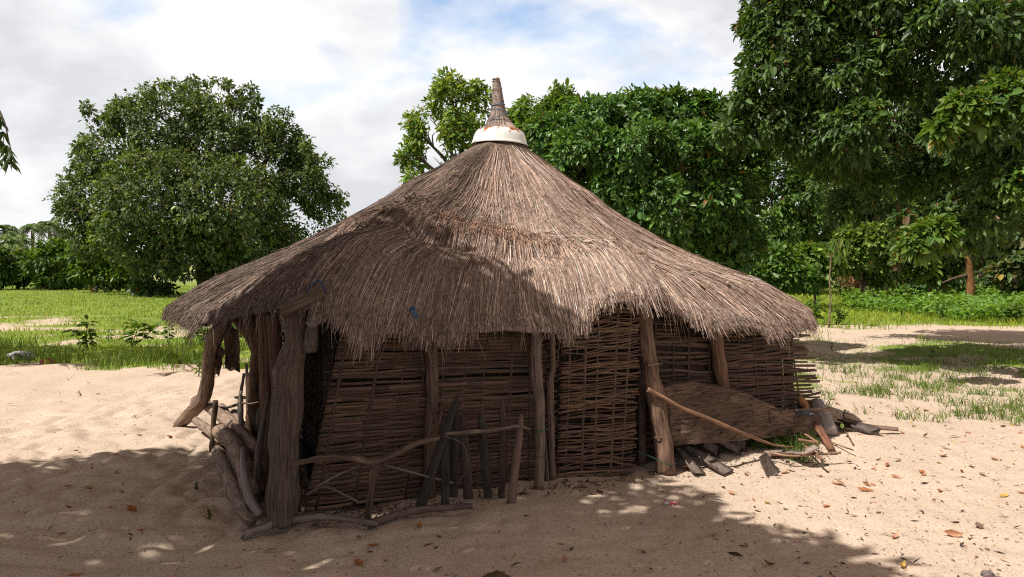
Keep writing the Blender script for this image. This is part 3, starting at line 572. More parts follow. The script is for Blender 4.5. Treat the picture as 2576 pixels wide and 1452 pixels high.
wood('stick', 'pale crooked stick tied across the charred stakes', 'stick', [W(1120, 1092, 5.12), W(1180, 1088, 5.16), W(1240, 1083, 5.2), W(1300, 1072, 5.24), W(1332, 1080, 5.3)], [.012, .014, .013, .011, .010], M['brown'], 7, .15)
fb = thing('forked_branch', W(925, 1310, 4.95), 'long crooked brown branch held level on a forked prop before the left wall', 'branch')
mb = MB(); tube(mb, [W(728, 1170, 4.85), W(800, 1155, 4.88), W(880, 1153, 4.9), (W(940, 1162, 4.93)), W(1000, 1140, 4.98), W(1040, 1118, 5.02), W(1105, 1102, 5.08)], [.016, .020, .020, .026, .020, .022, .016], 9, (.7, .64, .6), .25, sub=6, seed=3); mb.build('branch', M['brown'], fb, smooth=True)
mb = MB(); tube(mb, [W(942, 1160, 4.93), W(935, 1220, 4.93), W(924, 1312, 4.94)], [.024, .022, .022], 9, (.6, .55, .5), .25, sub=5, seed=6); mb.build('prop', M['brown'], fb, smooth=True)
for lab, pts, r_ in (('thin pale stick slanting down right from the forked branch', [(950, 1165, 5.0), (1060, 1195, 5.1), (1140, 1215, 5.2)], .008), ('thin twig crossing low before the left wall', [(800, 1222, 4.98), (850, 1195, 5.05), (905, 1172, 5.12)], .008),
                     ('thin dark twig lying near the big forked trunk', [(770, 1245, 5.0), (820, 1225, 5.02), (900, 1262, 4.98)], .008), ('wiry looped twig hanging from the row of stakes', [(1115, 1096, 5.1), (1150, 1108, 5.1), (1172, 1130, 5.14), (1176, 1180, 5.16), (1150, 1215, 5.2)], .0028)):
    wood('twig', lab, 'twig', [W(*p) for p in pts], r_, M['grey'], 6, .15, sub=5)
def palm_stalk(name, label, pts, wd, col, vdepth=.35, spines=0, m='palm', group=None, up=(0, 0, 1), tap=(1, .7)):
    pts = [np.asarray(p, float) for p in pts]; t = np.linspace(0, 1, 14); k = np.linspace(0, 1, len(pts)); c = np.stack([np.interp(t, k, [p[j] for p in pts]) for j in range(3)], -1)
    if len(pts) > 2:
        for _ in range(2): c[1:-1] = (c[:-2] + 2 * c[1:-1] + c[2:]) / 4
    tan = nrm(np.gradient(c, axis=0)); sd = nrm(np.cross(tan, np.array(up, float))); nn = np.cross(sd, tan); w_ = wd * (tap[0] + (tap[1] - tap[0]) * t); mb = MB()
    sec = [(-1, .35), (-.55, 0), (0, -vdepth * .5), (.55, 0), (1, .35), (.6, -.22), (0, -vdepth * .5 - .3), (-.6, -.22)]; ns = len(sec)
    V = np.stack([c + sd * (w_ * a / 2)[:, None] + nn * (w_ * b / 2)[:, None] for a, b in sec], 1); U = np.zeros((14, ns, 3)); U[..., 2] = (t * 1.2)[:, None] + random.random() * 5; U[..., 0] = np.arange(ns) * .02
    q = [(i * ns + a, i * ns + (a + 1) % ns, (i + 1) * ns + (a + 1) % ns, (i + 1) * ns + a) for i in range(13) for a in range(ns)] + [(0, 7, 6, 5), (0, 5, 4, 3), (0, 3, 2, 1)] + [(13 * ns + a for a in (0, 1, 2, 3)), (13 * ns + a for a in (0, 3, 4, 5)), (13 * ns + a for a in (0, 5, 6, 7))]
    mb.add(V.reshape(-1, 3), np.array([list(x) for x in q]), None, np.array(col) * (1 + .25 * rng.normal(size=(14 * ns, 1)) * .4), U.reshape(-1, 3))
    for s_ in range(spines):
        i = rng.uniform(0, 12.9); i0 = int(i); f = i - i0; cc = c[i0] * (1 - f) + c[i0 + 1] * f; e = -1 if rng.random() < .5 else 1; ww = np.interp(i, range(14), w_)
        p = cc + sd[i0] * ww * .5 * e + nn[i0] * ww * .17; tip = p + sd[i0] * e * .012 + tan[i0] * .012 + nn[i0] * .010
        mb.add([p - tan[i0] * .006, p + tan[i0] * .006, p + nn[i0] * .005, tip], None, [(0, 1, 3), (1, 2, 3), (2, 0, 3), (0, 2, 1)], np.array(col) * .8)
    o = mb.build(name, M[m]); return tag(o, label, 'palm stalk', group)
gp = 'thorny palm stalks on the sand'
palm_stalk('palm_stalk', 'thorny grey palm stalk lying on the sand at the foot of the big forked trunk', [on(G(612, 1335), .03), on(G(700, 1312), .06), on(G(820, 1312), .07), on(G(952, 1328), .03)], .10, (.75, .72, .72), spines=46, group=gp, tap=(1, .45), up=(0, .8, .6))
palm_stalk('palm_stalk', 'shorter thorny brown palm stalk lying right of the grey one', [on(G(928, 1322), .03), on(G(1040, 1303), .05), on(G(1188, 1292), .035)], .085, (.5, .42, .38), spines=40, group=gp, tap=(1, .6), up=(0, .8, .6))

# slab, stick and palm stubs at the right
def Z4(cx, cy): return ((2500 + cx / 1.8145) / 1.5652, (1150 + cy / 1.8145) / 1.5652)
ol4 = [(190, 690), (330, 648), (430, 642), (560, 665), (700, 700), (780, 718), (850, 748), (900, 780), (995, 812), (1005, 832), (960, 842), (1060, 842), (1130, 850), (1160, 880), (1230, 888), (1285, 905), (1308, 940), (1310, 990), (1290, 1035), (1240, 1015), (1180, 1008), (1100, 1020), (1030, 1028), (950, 1047), (860, 1045), (780, 1062), (700, 1065), (600, 1078), (500, 1080), (400, 1090), (280, 1102), (235, 1000), (210, 850)]
def slab_d(x, y): return 6.11 + (x - 1700) / 360 * .74 + (1120 - y) / 160 * .13
bm = bmesh.new(); vs = []
for k, c_ in enumerate(ol4):
    a = Z4(*c_); nx_ = Z4(*ol4[(k + 1) % len(ol4)])
    for j in range(3):
        f = j / 3; x = a[0] * (1 - f) + nx_[0] * f + random.uniform(-2, 2); y = a[1] * (1 - f) + nx_[1] * f + random.uniform(-2.2, 2.2); vs.append(bm.verts.new(W(x, y, slab_d(x, y))))
f = bm.faces.new(vs); bmesh.ops.triangulate(bm, faces=[f]); bmesh.ops.subdivide_edges(bm, edges=bm.edges[:], cuts=4, use_grid_fill=True)
for v in bm.verts: v.co.y += (float(vnoise(v.co.x * 5, v.co.z * 11, 52)) - .5) * .05 + (float(vnoise(v.co.x * 14 + 5, v.co.z * 40, 53)) - .5) * .022
r_ = bmesh.ops.extrude_face_region(bm, geom=bm.faces[:])
bmesh.ops.translate(bm, vec=(-.02, .05, .01), verts=[v for v in r_['geom'] if isinstance(v, bmesh.types.BMVert)]); bmesh.ops.recalc_face_normals(bm, faces=bm.faces[:])
me = bpy.data.meshes.new('wooden_slab'); bm.to_mesh(me); bm.free(); me.materials.append(M['board'])
co = np.zeros(len(me.vertices) * 3, np.float32); me.vertices.foreach_get('co', co); c3 = co.reshape(-1, 3); tt_ = (.55 + .9 * vnoise(c3[:, 0] * 3.1, c3[:, 2] * 6, 54) * (.6 + .8 * vnoise(c3[:, 0] * 11, c3[:, 2] * 30, 55))) * (1 + .75 * sst(2.1, 2.7, c3[:, 0]))
me.attributes.new('tint', 'FLOAT_VECTOR', 'POINT').data.foreach_set('vector', (tt_[:, None] * np.array([1, .97, .95])).astype(np.float32).ravel())
me.attributes.new('grain', 'FLOAT_VECTOR', 'POINT').data.foreach_set('vector', co)
so_ = bpy.data.objects.new('wooden_slab', me); C.objects.link(so_); tag(so_, 'big rough brown wooden slab leaning along the right wall', 'slab')
def stick4(name, label, cat, pts, ds, rad, m, **k):
    return wood(name, label, cat, [W(*Z4(*p), d) for p, d in zip(pts, ds)], rad, m, **k)
stick4('stick', 'long thin bent stick slanting across the front of the wooden slab', 'stick', [(90, 697), (200, 755), (320, 825), (450, 875), (560, 920), (700, 980), (860, 1045), (1000, 1095), (1135, 1108)], [6.02, 6.03, 6.06, 6.1, 6.15, 6.24, 6.35, 6.45, 6.5], [.018, .018, .018, .017, .017, .015, .013, .010, .006], M['log'], n=8, rough=.12, col=(.9, .72, .58))
def gz4(p, dz=0.02): return on(G(*Z4(*p)), dz)
gp = 'grey palm stubs under the slab'
def stub(label, a, da, b, wd, col=(.62, .58, .56)):
    palm_stalk('palm_stalk', label, [W(*Z4(*a), da), gz4(b, .02)], wd, col, .5, 14, group=gp, tap=(.8, 1.15), up=(.5, -.6, .6))
stub('grey folded palm stub nearest the leaning post, pointing down to the sand', (300, 1110), 6.35, (452, 1312), .11)
stub('longest grey palm stub under the slab, second from the leaning post', (365, 1105), 6.4, (660, 1302), .12)
stub('short grey palm stub with a thorny edge above the longest stub', (490, 1078), 6.42, (598, 1200), .12, (.5, .47, .46))
stub('narrow grey palm stub under the middle of the slab', (610, 1068), 6.5, (755, 1195), .09)
stub('dark grey palm stub just right of the narrow stub', (695, 1060), 6.55, (795, 1175), .09, (.45, .43, .42))
palm_stalk('palm_stalk', 'single grey palm stub sticking up alone from the sand in front of the grass', [W(*Z4(905, 1175), 6.0), gz4((985, 1315), -.01)], .13, (.62, .58, .56), .4, 16, up=(.4, -.75, .5), tap=(.75, 1.1), group=gp)
palm_stalk('palm_stalk', 'pale whitish palm stalk bent upward at its right end beside the grass tuft', [gz4((945, 1215), .03), gz4((1100, 1205), .04), W(*Z4(1200, 1160), 6.25), W(*Z4(1305, 1105), 6.3)], .10, (1.25, 1.15, 1.1), .3, 0)
stick4('palm_stalk', 'flat rusty brown stalk leaning at the right end of the slab', 'palm stalk', [(1245, 850), (1320, 980), (1405, 1125)], [7.1, 6.8, 6.55], [.035, .036, .03], M['brown'], n=8, flat=.35, col=(1.3, .85, .7))
stick4('palm_stalk', 'ochre frayed palm stalk end above the right end of the slab', 'palm stalk', [(1165, 750), (1200, 790), (1240, 850)], [7.2, 7.15, 7.1], [.045, .05, .03], M['log'], n=9, flat=.6, col=(1.1, .7, .35))
# grey sheath (half tube) leaning by the corner
wood('palm_sheath', 'smooth grey palm sheath leaning against the right corner of the wall', 'palm sheath', [W(2052, 1012, 7.3), W(2066, 1045, 7.15), W(2084, 1090, 6.98)], [.062, .082, .085], M['palm'], 14, .08, (1.25, 1.3, 1.38), sub=6, flat=.75)
for lab, pts, ds, r_, c_ in (('thin pale stick sticking out level above the slab corner', [(1110, 848), (1250, 838), (1400, 836)], [6.98, 6.98, 7.0], .012, (1, .9, .8)),
        ('short pale stick under the right end of the slab', [(1170, 1055), (1310, 1080)], [6.6, 6.62], .013, (1.1, .85, .75)), ('thin stick slanting from the slab end to the short pale stick', [(1215, 1015), (1312, 1078)], [6.7, 6.58], .010, (1, .8, .7)),
        ('thin twig lying on the sand by the slab corner', [(1200, 1090), (1335, 1195)], [6.7, 6.1], .012, (1, .8, .7)), ('long thin twig lying behind the grass tuft', [(960, 1150), (1110, 1172), (1240, 1165), (1470, 1148)], [6.35, 6.28, 6.3, 6.36], .009, (1, .85, .75)),
        ('dark wiry twig beside the grey sheath', [(1455, 965), (1510, 1010), (1560, 1090)], [7.3, 7.05, 6.7], .008, (.5, .45, .4)), ('fine curved twig low at the right corner', [(1330, 1040), (1420, 1080), (1560, 1130)], [6.9, 6.75, 6.5], .006, (.9, .75, .6))):
    stick4('twig', lab, 'twig', pts, ds, r_, M['log'], n=6, col=c_)
palm_stalk('plank', 'flat dark grey plank lying on the sand beyond the right corner', [gz4((1470, 1000), .05), gz4((1580, 1060), .05), gz4((1705, 1105), .03)], .16, (.5, .5, .52), .1, 0, tap=(.8, 1.0))
palm_stalk('plank', 'long pinkish plank with a pointed end lying on the sand beyond the right corner', [gz4((1470, 990), .08), gz4((1640, 1035), .06), gz4((1882, 1052), .04)], .15, (1.0, .78, .72), .15, 0, tap=(.7, .55))
for o_ in bpy.data.objects:
    if o_.name.startswith('plank'): o_['category'] = 'plank'
# fishing-net scrap and can-like litter
mb = MB(); n = 60; p = W(*Z4(1205, 880), 6.98) + rng.normal(0, .035, (n, 3)) * [1.4, .6, .6]; d = rdir(n) * .06
strips(mb, p, p + d * .5 + [0, 0, .01], p + d, rdir(n), .010, np.where(rng.random((n, 1)) < .5, [[.5, .56, .62]], [[.2, .3, .42]])); tag(mb.build('plastic_scrap', M['paint']), 'crumpled pale blue plastic scrap stuck behind the slab end', 'plastic')
def crumple(name, label, cat, loc, size, cols, seed, m='paint'):
    rs = np.random.default_rng(seed); bm = bmesh.new(); bmesh.ops.create_icosphere(bm, subdivisions=3, radius=1); V = np.array([v.co[:] for v in bm.verts]); Fc = [[v.index for v in f.verts] for f in bm.faces]; bm.free()
    nn = vnoise(V[:, 0] * 2.3 + seed, V[:, 1] * 2.3 + V[:, 2], seed); n2_ = np.abs(vnoise(V[:, 0] * 4 + 3, V[:, 1] * 4 + V[:, 2] * 3, seed + 1) - .5) * 2
    V = V * (.55 + .5 * nn + .25 * n2_)[:, None] * np.array(size); cl = np.array(cols)[(vnoise(V[:, 0] / size[0] * 1.5 + 7, V[:, 1] / size[1] * 1.5 + V[:, 2] / size[2] * 1.2, seed + 4) * len(cols) * .999).astype(int)]
    mb = MB(); mb.add(V, None, Fc, cl); o = mb.build(name, M[m]); o.location = tuple(loc); return tag(o, label, cat)
crumple('litter_bag', 'crumpled dark grey and white bag lying in the grass at far left', 'bag', on(G(50, 907), .06), (.22, .16, .10), [(.06, .06, .07), (.5, .49, .5), (.62, .6, .62), (.16, .16, .18)], 3)
dish = MB(); prof2 = [(0, .0), (.07, 0), (.10, .02), (.125, .06), (.13, .06), (.105, .012), (.07, -.01)]
an = np.linspace(0, 2 * np.pi, 24, endpoint=False); dish.add([(r_ * math.cos(a), r_ * math.sin(a), -z_ + .06) for r_, z_ in prof2 for a in an], [(i * 24 + k, i * 24 + (k + 1) % 24, (i + 1) * 24 + (k + 1) % 24, (i + 1) * 24 + k) for i in range(6) for k in range(24)], None, np.repeat([(.5, .42, .42), (.5, .42, .42), (.45, .28, .28), (.42, .12, .13), (.4, .10, .10), (.3, .05, .05), (.3, .05, .05)], 24, 0))
do = dish.build('red_dish', M['paint'], smooth=True); do.location = tuple(on(G(118, 915), .02)); do.scale = (.85, .85, 1.0); tag(do, 'faded red dish lying upside down in the grass at left', 'dish')
crumple('wrapper', 'small crumpled red and white wrapper on the sand in front of the door', 'wrapper', on(G(1686, 1263), .012), (.055, .02, .016), [(.55, .08, .10), (.75, .68, .68), (.6, .3, .3)], 5)
crumple('dung_heap', 'small brown fibrous dung heap at the bottom edge of the sand', 'dung', on(G(1250, 1458), .0), (.07, .05, .022), [(.22, .10, .06), (.11, .07, .04), (.2, .13, .08)], 6, 'debris')
crumple('stone', 'small dark grey stone on the sunlit sand at bottom right', 'stone', on(G(2485, 1437), .015), (.035, .03, .028), [(.22, .17, .16), (.15, .12, .12)], 8, 'debris')
crumple('stone', 'small banded brown stone at the bottom right edge beside the grey one', 'stone', on(G(2506, 1450), .012), (.045, .03, .025), [(.28, .2, .16), (.13, .09, .08)], 9, 'debris')

# ------------------------------------------------------------------ trees
def blobs_px(lst, d, thick=1.0):
    out = []
    for b in lst:
        px, py, r_ = b[:3]; dd = d + (b[3] if len(b) > 3 else 0); c_ = W(px, py, dd); rr = r_ / F * dd; out.append((*c_, rr, rr * thick, rr * (b[4] if len(b) > 4 else .85)))
    return np.array(out)
def crown(B, nc, nl, ln, wd, pal, droop=.35, spread=1.0, hexa=True, m='leaf', parent=None, name='crown', back=.45, twig_col=None, clump=.5, inner=.5, extra=None, out_w=.5, zmin=None, jit=.18, yell=.0, cell=5.):
    K = len(B); wt = B[:, 3] * B[:, 5] + B[:, 3] * B[:, 4]; wt /= wt.sum(); k = rng.choice(K, nc, p=wt)
    d = rdir(nc); d[:, 2] = d[:, 2] + .10; d = nrm(d); bk = (d[:, 1] > .35) & (rng.random(nc) > back); d[bk, 1] *= -1
    rad = 1 - inner * rng.random(nc) ** 2.2 + .16 * (vnoise(d[:, 0] * 4 + k, d[:, 2] * 4 + d[:, 1] * 3, 61) - .5) * 2 + rng.exponential(.05, nc)
    p = B[k, :3] + d * B[k, 3:6] * rad[:, None]
    ok = np.ones(nc, bool)
    for j in range(K):
        q = (p - B[j, :3]) / B[j, 3:6]; ok &= ~((np.linalg.norm(q, axis=1) < .55) & (k != j) & (rng.random(nc) < .8))
    ok &= vnoise(p[:, 0] / (ln * cell) + 50, p[:, 2] / (ln * cell) + p[:, 1] / (ln * cell) * .7 + 50, 62) > .36 * clump * 1.2
    if zmin is not None: ok &= p[:, 2] > zmin
    p, d = p[ok], d[ok]
    if extra is not None: p = np.vstack([p, extra[0]]); d = np.vstack([d, extra[1]])
    nc = len(p); pr = np.repeat(p, nl, 0); dr = np.repeat(d, nl, 0); n_ = nc * nl; rd = rdir(n_)
    ax = nrm(dr * out_w + rd * .9 + [0, 0, -droop]); up = nrm(np.array([[0, 0, .5]]) + dr * .75 + rdir(n_) * .5)
    pal = np.array(pal); ci = rng.choice(len(pal), nc); cj = np.repeat(pal[ci], nl, 0) * np.exp(rng.normal(0, jit, n_))[:, None]
    if yell:
        y_ = rng.random(n_) < yell; cj[y_] = np.array([[.30, .22, .03]]) * np.exp(rng.normal(0, .3, (y_.sum(), 1)))
    mb = MB(); cs = np.repeat(np.exp(rng.normal(0, .22, nc)), nl) * rng.uniform(.6, 1.25, n_); dead = np.repeat(rng.random(nc) < .012, nl) & (rng.random(n_) < .7); cj[dead] = np.array([.17, .10, .05]) * np.exp(rng.normal(0, .3, (dead.sum(), 1)))
    kp = rng.random(n_) < .88; leaves(mb, (pr + rd * ln * .35 * spread)[kp], ax[kp], up[kp], (ln * cs)[kp], (wd * cs * rng.uniform(.8, 1.2, n_))[kp], cj[kp], hexa=hexa)
    return mb.build(name, M[m], parent), p
def limbs(tree, base, B, r0, fork, n_main=None, col=(1, 1, 1), tips=None, ntw=60, m='bark', lean=0.):
    mb = MB(); base = np.array(base, float); fk = np.array(fork, float)
    tube(mb, [base - [0, 0, .15], base * .55 + fk * .45 + [lean, 0, 0], fk], [r0 * 1.25, r0, r0 * .8], 12, col, .18, sub=6, seed=random.random() * 9); mb.build('trunk', M[m], tree, smooth=True)
    mb = MB(); idx = np.argsort(-B[:, 3])[:n_main or len(B)]
    for j in idx:
        c_ = B[j, :3]; md = fk * .5 + c_ * .5 + rng.normal(0, .12, 3) * B[j, 3]; md[2] += .08 * np.linalg.norm(c_ - fk)
        tube(mb, [fk - [0, 0, .1 * r0], md, c_], [r0 * .55, r0 * .36, r0 * .16], 8, col, .15, sub=4, seed=j)
        for _ in range(3):
            e = c_ + rdir(1)[0] * B[j, 3:6] * .8; tube(mb, [c_ * .7 + md * .3, (c_ + e) / 2 + rng.normal(0, .05, 3) * B[j, 3], e], [r0 * .16, r0 * .1, r0 * .04], 5, col, .1, sub=2, seed=j)
    if tips is not None:
        for i in rng.choice(len(tips), min(ntw, len(tips)), replace=False):
            j = idx[np.argmin(np.linalg.norm(B[idx, :3] - tips[i], axis=1))]; s = B[j, :3]; tube(mb, [s, s * .5 + tips[i] * .5 + rng.normal(0, .06, 3) * B[j, 3], tips[i]], [r0 * .07, r0 * .05, r0 * .02], 4, np.array(col) * 1.3, .0, sub=2)
    mb.build('limbs', M[m], tree, smooth=True)
DK = [(.050, .092, .022), (.062, .112, .026), (.045, .083, .024), (.078, .118, .028)]
MD = [(.068, .138, .024), (.088, .165, .028), (.056, .115, .024)]
LT = [(.10, .18, .025), (.13, .21, .03), (.08, .15, .022), (.16, .22, .03)]
# the great mango tree that shades the foreground; only a drooping twig of it hangs into the picture
tr0 = thing('mango_tree', (-8.2, 3.2, 0), 'mango tree whose drooping twig of long dark leaves hangs in at the left edge', 'tree')
poly = np.array([(-9, 6.1), (-6, 6.2), (-4.08, 6.36), (-3.26, 6.62), (-2.75, 6.85), (-1.6, 6.42), (-.38, 6.47), (.29, 6.62), (.57, 6.48), (.79, 6.36), (.98, 6.12), (1.0, 5.7), (1.24, 5.42), (1.25, 4.95), (1.55, 4.75), (1.78, 4.62), (1.98, 4.35), (2.12, 4.0), (2.2, 2.5), (1.5, 0), (0, -2), (-6, -2), (-9, 2)])
def inside(x, y, pl):
    r_ = np.zeros(len(x), bool); j = len(pl) - 1
    for i in range(len(pl)):
        c_ = ((pl[i, 1] > y) != (pl[j, 1] > y)) & (x < (pl[j, 0] - pl[i, 0]) * (y - pl[i, 1]) / (pl[j, 1] - pl[i, 1] + 1e-12) + pl[i, 0]); r_ ^= c_; j = i
    return r_
n = 13000; gxr = rng.uniform(-9, 2.3, n); gyr = rng.uniform(-2, 7, n); kp = inside(gxr, gyr, poly)
hole = vnoise(gxr * 1.5 + 20, gyr * 2.2, 71) * .6 + vnoise(gxr * 3.7, gyr * 4.4, 72) * .4
lim = .27 + .14 * sst(-1.2, -3.2, gxr) * sst(5.6, 4.2, gyr)
kp &= hole > lim
gxr, gyr = gxr[kp], gyr[kp]; n = len(gxr); zc_ = 4.4 + 2.6 * rng.random(n) ** 1.3
pc = np.stack([gxr + zc_ * sun_dir.x / sun_dir.z, gyr + zc_ * sun_dir.y / sun_dir.z, zc_], -1)
n2b = 900; gxb = rng.uniform(-12.5, -4.0, n2b); gyb = rng.uniform(12.6, 15.6, n2b) ; zb = rng.uniform(4.2, 6.5, n2b)   # its farther side shades the edge of the meadow
pb = np.stack([gxb + zb * sun_dir.x / sun_dir.z, gyb + zb * sun_dir.y / sun_dir.z, zb], -1); vis = (pb[:, 0] / pb[:, 1] > -.70) & (pb[:, 2] - 1.6 < .36 * pb[:, 1]); pb = pb[~vis]
tws = [W(-30, 240, 11.2), W(8, 300, 11.0), W(20, 345, 10.95), W(30, 385, 10.9)]
pt = np.array([W(x, y, 11 - i * .02) for i, (x, y) in enumerate(((-12, 285), (2, 300), (8, 330), (-4, 350), (18, 365), (26, 385), (10, 390), (-6, 400), (22, 400)))])
pc = np.vstack([pc, pb]); nl = 7; pr = np.repeat(pc, nl, 0); n_ = len(pr); rd = rdir(n_)
mb = MB(); cj = np.array(DK)[rng.choice(4, n_)]
leaves(mb, pr + rd * .12, nrm(rd * [1, 1, .4] + [0, 0, -.25]), nrm(rdir(n_) * .5 + [0, 0, 1.]), .22 * rng.uniform(.8, 1.2, n_), .066, cj)
pr = np.repeat(pt, 6, 0); n_ = len(pr); rd = rdir(n_); leaves(mb, pr, nrm(rd * [.8, .8, .3] + [0, 0, -.9]), rdir(n_), .20 * rng.uniform(.8, 1.2, n_), .05, np.array(DK)[rng.choice(4, n_)] * .8)
mb.build('crown', M['leaf'], tr0)
B0 = np.array([(*pc[i], 0.7, 0.7, .5) for i in rng.choice(len(pc) - len(pb), 26, replace=False)])
limbs(tr0, (-8.2, 3.2, 0), B0, .38, (-7.6, 3.4, 2.6))
mb = MB(); tube(mb, [np.array([-9.4, 11.0, 4.9]), np.array([-8.0, 11.3, 4.4])] + tws, [.05, .03, .02, .012, .008, .005], 6, (1, 1, 1), .1, sub=4); tube(mb, [np.array(p) for p in ((-7.6, 3.4, 2.6), (-10.5, 6.5, 4.2), (-12, 9, 4.8), (-11.5, 12, 5.2))], [.2, .16, .12, .06], 8, sub=4)
tube(mb, [np.array(p) for p in ((-11.6, 10.5, 5), (-10.4, 11, 5), (-9.4, 11, 4.9))], [.08, .06, .05], 6, sub=3)
mb.build('limbs', M['bark'], tr0, smooth=True)

# broad dark tree at the left
t1 = thing('broad_tree', W(520, 725, 42) * [1, 1, 0], 'broad rounded dark green tree standing at the left behind the hut', 'tree')
sprigs = [(430 + 300 * math.cos(a) * random.uniform(.85, 1.10) + 60, 470 - 250 * math.sin(a) * random.uniform(.9, 1.08), random.uniform(9, 24), random.uniform(-3, 3)) for a in np.linspace(.1, 3.0, 46)]
B = blobs_px(sprigs + [(430, 320, 120), (320, 390, 110), (560, 360, 120), (670, 410, 105), (755, 470, 90), (260, 500, 100), (400, 500, 140, -3), (560, 520, 140, -3), (700, 540, 120), (815, 520, 55), (340, 610, 110, -2), (500, 630, 115, -2), (640, 640, 110), (425, 255, 50), (330, 300, 55), (260, 330, 45), (800, 430, 45), (210, 420, 45), (195, 540, 50), (540, 290, 60), (650, 340, 60), (735, 400, 50), (240, 610, 60), (700, 640, 90, 2), (300, 265, 22), (225, 275, 18), (620, 300, 25), (840, 490, 28)], 42, .9)
cr, tp = crown(B, 24000, 6, .19, .095, [(.065, .115, .03), (.08, .135, .034), (.06, .10, .03), (.10, .16, .036), (.13, .16, .055), (.12, .17, .045)], m='leaf', parent=t1, clump=.7, jit=.38, zmin=.9)
limbs(t1, W(520, 725, 42) * [1, 1, 0], B, .38, W(520, 640, 42), 14, tips=tp, ntw=260, col=(1.2, 1.15, 1.1))
# pale trees behind the peak
t2 = thing('leafy_tree', W(1130, 740, 22) * [1, 1, 0], 'bright yellow-green tree rising left of the roof peak', 'tree')
B = blobs_px([(1140, 260, 60), (1110, 330, 75), (1160, 380, 80), (1060, 400, 50), (1200, 330, 60), (1130, 215, 32), (1040, 310, 24), (1020, 400, 20), (1215, 245, 26), (1195, 222, 16), (1240, 330, 50), (1280, 340, 45), (1120, 450, 90), (1240, 420, 80), (1075, 355, 45)], 22)
cr, tp = crown(B, 4800, 6, .145, .055, [(.17, .28, .04), (.21, .31, .045), (.13, .23, .035), (.25, .32, .05), (.10, .19, .03)], parent=t2, clump=.7, droop=.2, jit=.25, yell=.02); limbs(t2, W(1180, 740, 22) * [1, 1, 0], B, .16, W(1170, 520, 22), 9, tips=tp, ntw=90)
t3 = thing('leafy_tree', W(1390, 740, 20) * [1, 1, 0], 'small-leaved bright green tree rising right of the roof peak', 'tree')
B = blobs_px([(1375, 250, 42), (1350, 290, 55), (1400, 300, 60), (1320, 310, 35), (1420, 240, 22), (1440, 330, 70), (1340, 380, 90), (1305, 290, 18)], 20)
cr, tp = crown(B, 3200, 6, .135, .05, [(.12, .22, .035), (.15, .26, .04), (.10, .18, .03), (.18, .28, .04)], parent=t3, clump=.6, droop=.2, jit=.25); limbs(t3, W(1390, 740, 20) * [1, 1, 0], B, .14, W(1390, 500, 20), 7, tips=tp, ntw=70)
# glossy big-leaved tree right of the roof
t4 = thing('glossy_tree', W(1640, 890, 14.5) * [1, 1, 0], 'dense tree with big glossy dark green leaves behind the right slope of the roof', 'tree')
B = blobs_px([(1400, 350, 65), (1500, 300, 60), (1600, 300, 70), (1700, 290, 60), (1770, 300, 55), (1480, 400, 90, -.6), (1600, 400, 105, -.8), (1720, 400, 100, -.6), (1800, 380, 70), (1560, 500, 95, -.6), (1680, 510, 110, -.8), (1800, 500, 95, -.5), (1870, 450, 55), (1700, 600, 85, -.3), (1820, 600, 85, -.3), (1600, 600, 80), (1900, 590, 60), (1480, 480, 80), (1620, 252, 28), (1690, 248, 24), (1760, 262, 26), (1540, 268, 24), (1360, 330, 30), (1790, 660, 60), (1400, 440, 70), (1830, 320, 50), (1790, 275, 40), (1880, 370, 50), (1650, 270, 40)] + [(x, 264 - 34 * random.random() ** 1.5 + .12 * abs(x - 1640), random.uniform(9, 18), random.uniform(-.6, .6)) for x in range(1440, 1840, 22)], 14.5)
cr, tp = crown(B, 10500, 6, .120, .052, [(.065, .15, .028), (.085, .18, .034), (.058, .13, .028), (.12, .22, .038)], m='gloss', parent=t4, clump=.7, droop=.30, jit=.25, yell=.004, inner=.45)
limbs(t4, W(1640, 893, 14.5) * [1, 1, 0], B, .15, W(1640, 700, 14.5), 12, tips=tp, ntw=110, col=(1.7, 1.5, 1.3))
# the big tree overhanging from the right
t5 = thing('shade_tree', (9.9, 13.4, 0), 'huge dark tree overhanging the right side with long drooping leaf clusters', 'tree')
B = blobs_px([(2000, 90, 110), (1960, 200, 95), (2100, 200, 130), (2250, 80, 170), (2420, 120, 180, -1), (2230, 290, 130, 3.5), (2380, 330, 130, 3.5),  (1930, 300, 70), (2060, 340, 95), (2160, 430, 95, 3.5),  (2330, 470, 100, 3.5),  (2500, 300, 130, -1.6), (2560, 450, 110, -1.6), (2480, 560, 75, -1.4), (2380, 570, 60, -1), (2290, 560, 45, -.8), (2200, -40, 200), (2000, -20, 110), (2450, -80, 220), (2700, 100, 250), (2700, 380, 200, -1), (1870, 260, 35), (1900, 60, 35), (1850, 320, 30), (2150, 330, 80, -.6), (2650, 560, 100, -1), (2850, 250, 250, 1), (2130, 520, 40), (1925, 120, 50), (2230, 400, 110, 4.5), (2120, 480, 80, 4), (2340, 400, 120, 4.5), (2450, 430, 130, 4), (2200, 300, 60, -.8), (2330, 250, 60, -1), (2260, 380, 35, -.6), (2210, 500, 40, -.4), (2180, 420, 65, 1.6), (2290, 440, 70, 1.8), (2380, 420, 60, 1.2), (2100, 400, 60, 1)] + [(1905 - 70 * f + random.uniform(-18, 18), 20 + 320 * f + random.uniform(-20, 20), random.uniform(14, 30), random.uniform(-.5, .8)) for f in np.linspace(0, 1, 16)] + [(1860, 330, 45), (1850, 290, 40, .5), (1830, 360, 40, .8)], 12.6, 1.05)
cr, tp = crown(B, 36000, 6, .118, .047, [(.06, .115, .028), (.08, .15, .032), (.055, .105, .028), (.10, .18, .034)], m='leaf', parent=t5, clump=.85, cell=7., droop=.5, jit=.25, yell=.003, inner=.6)
limbs(t5, (9.9, 13.4, 0), B, .13, (9.4, 13.1, 2.6), 9, tips=tp, ntw=260, col=(.7, .62, .55))
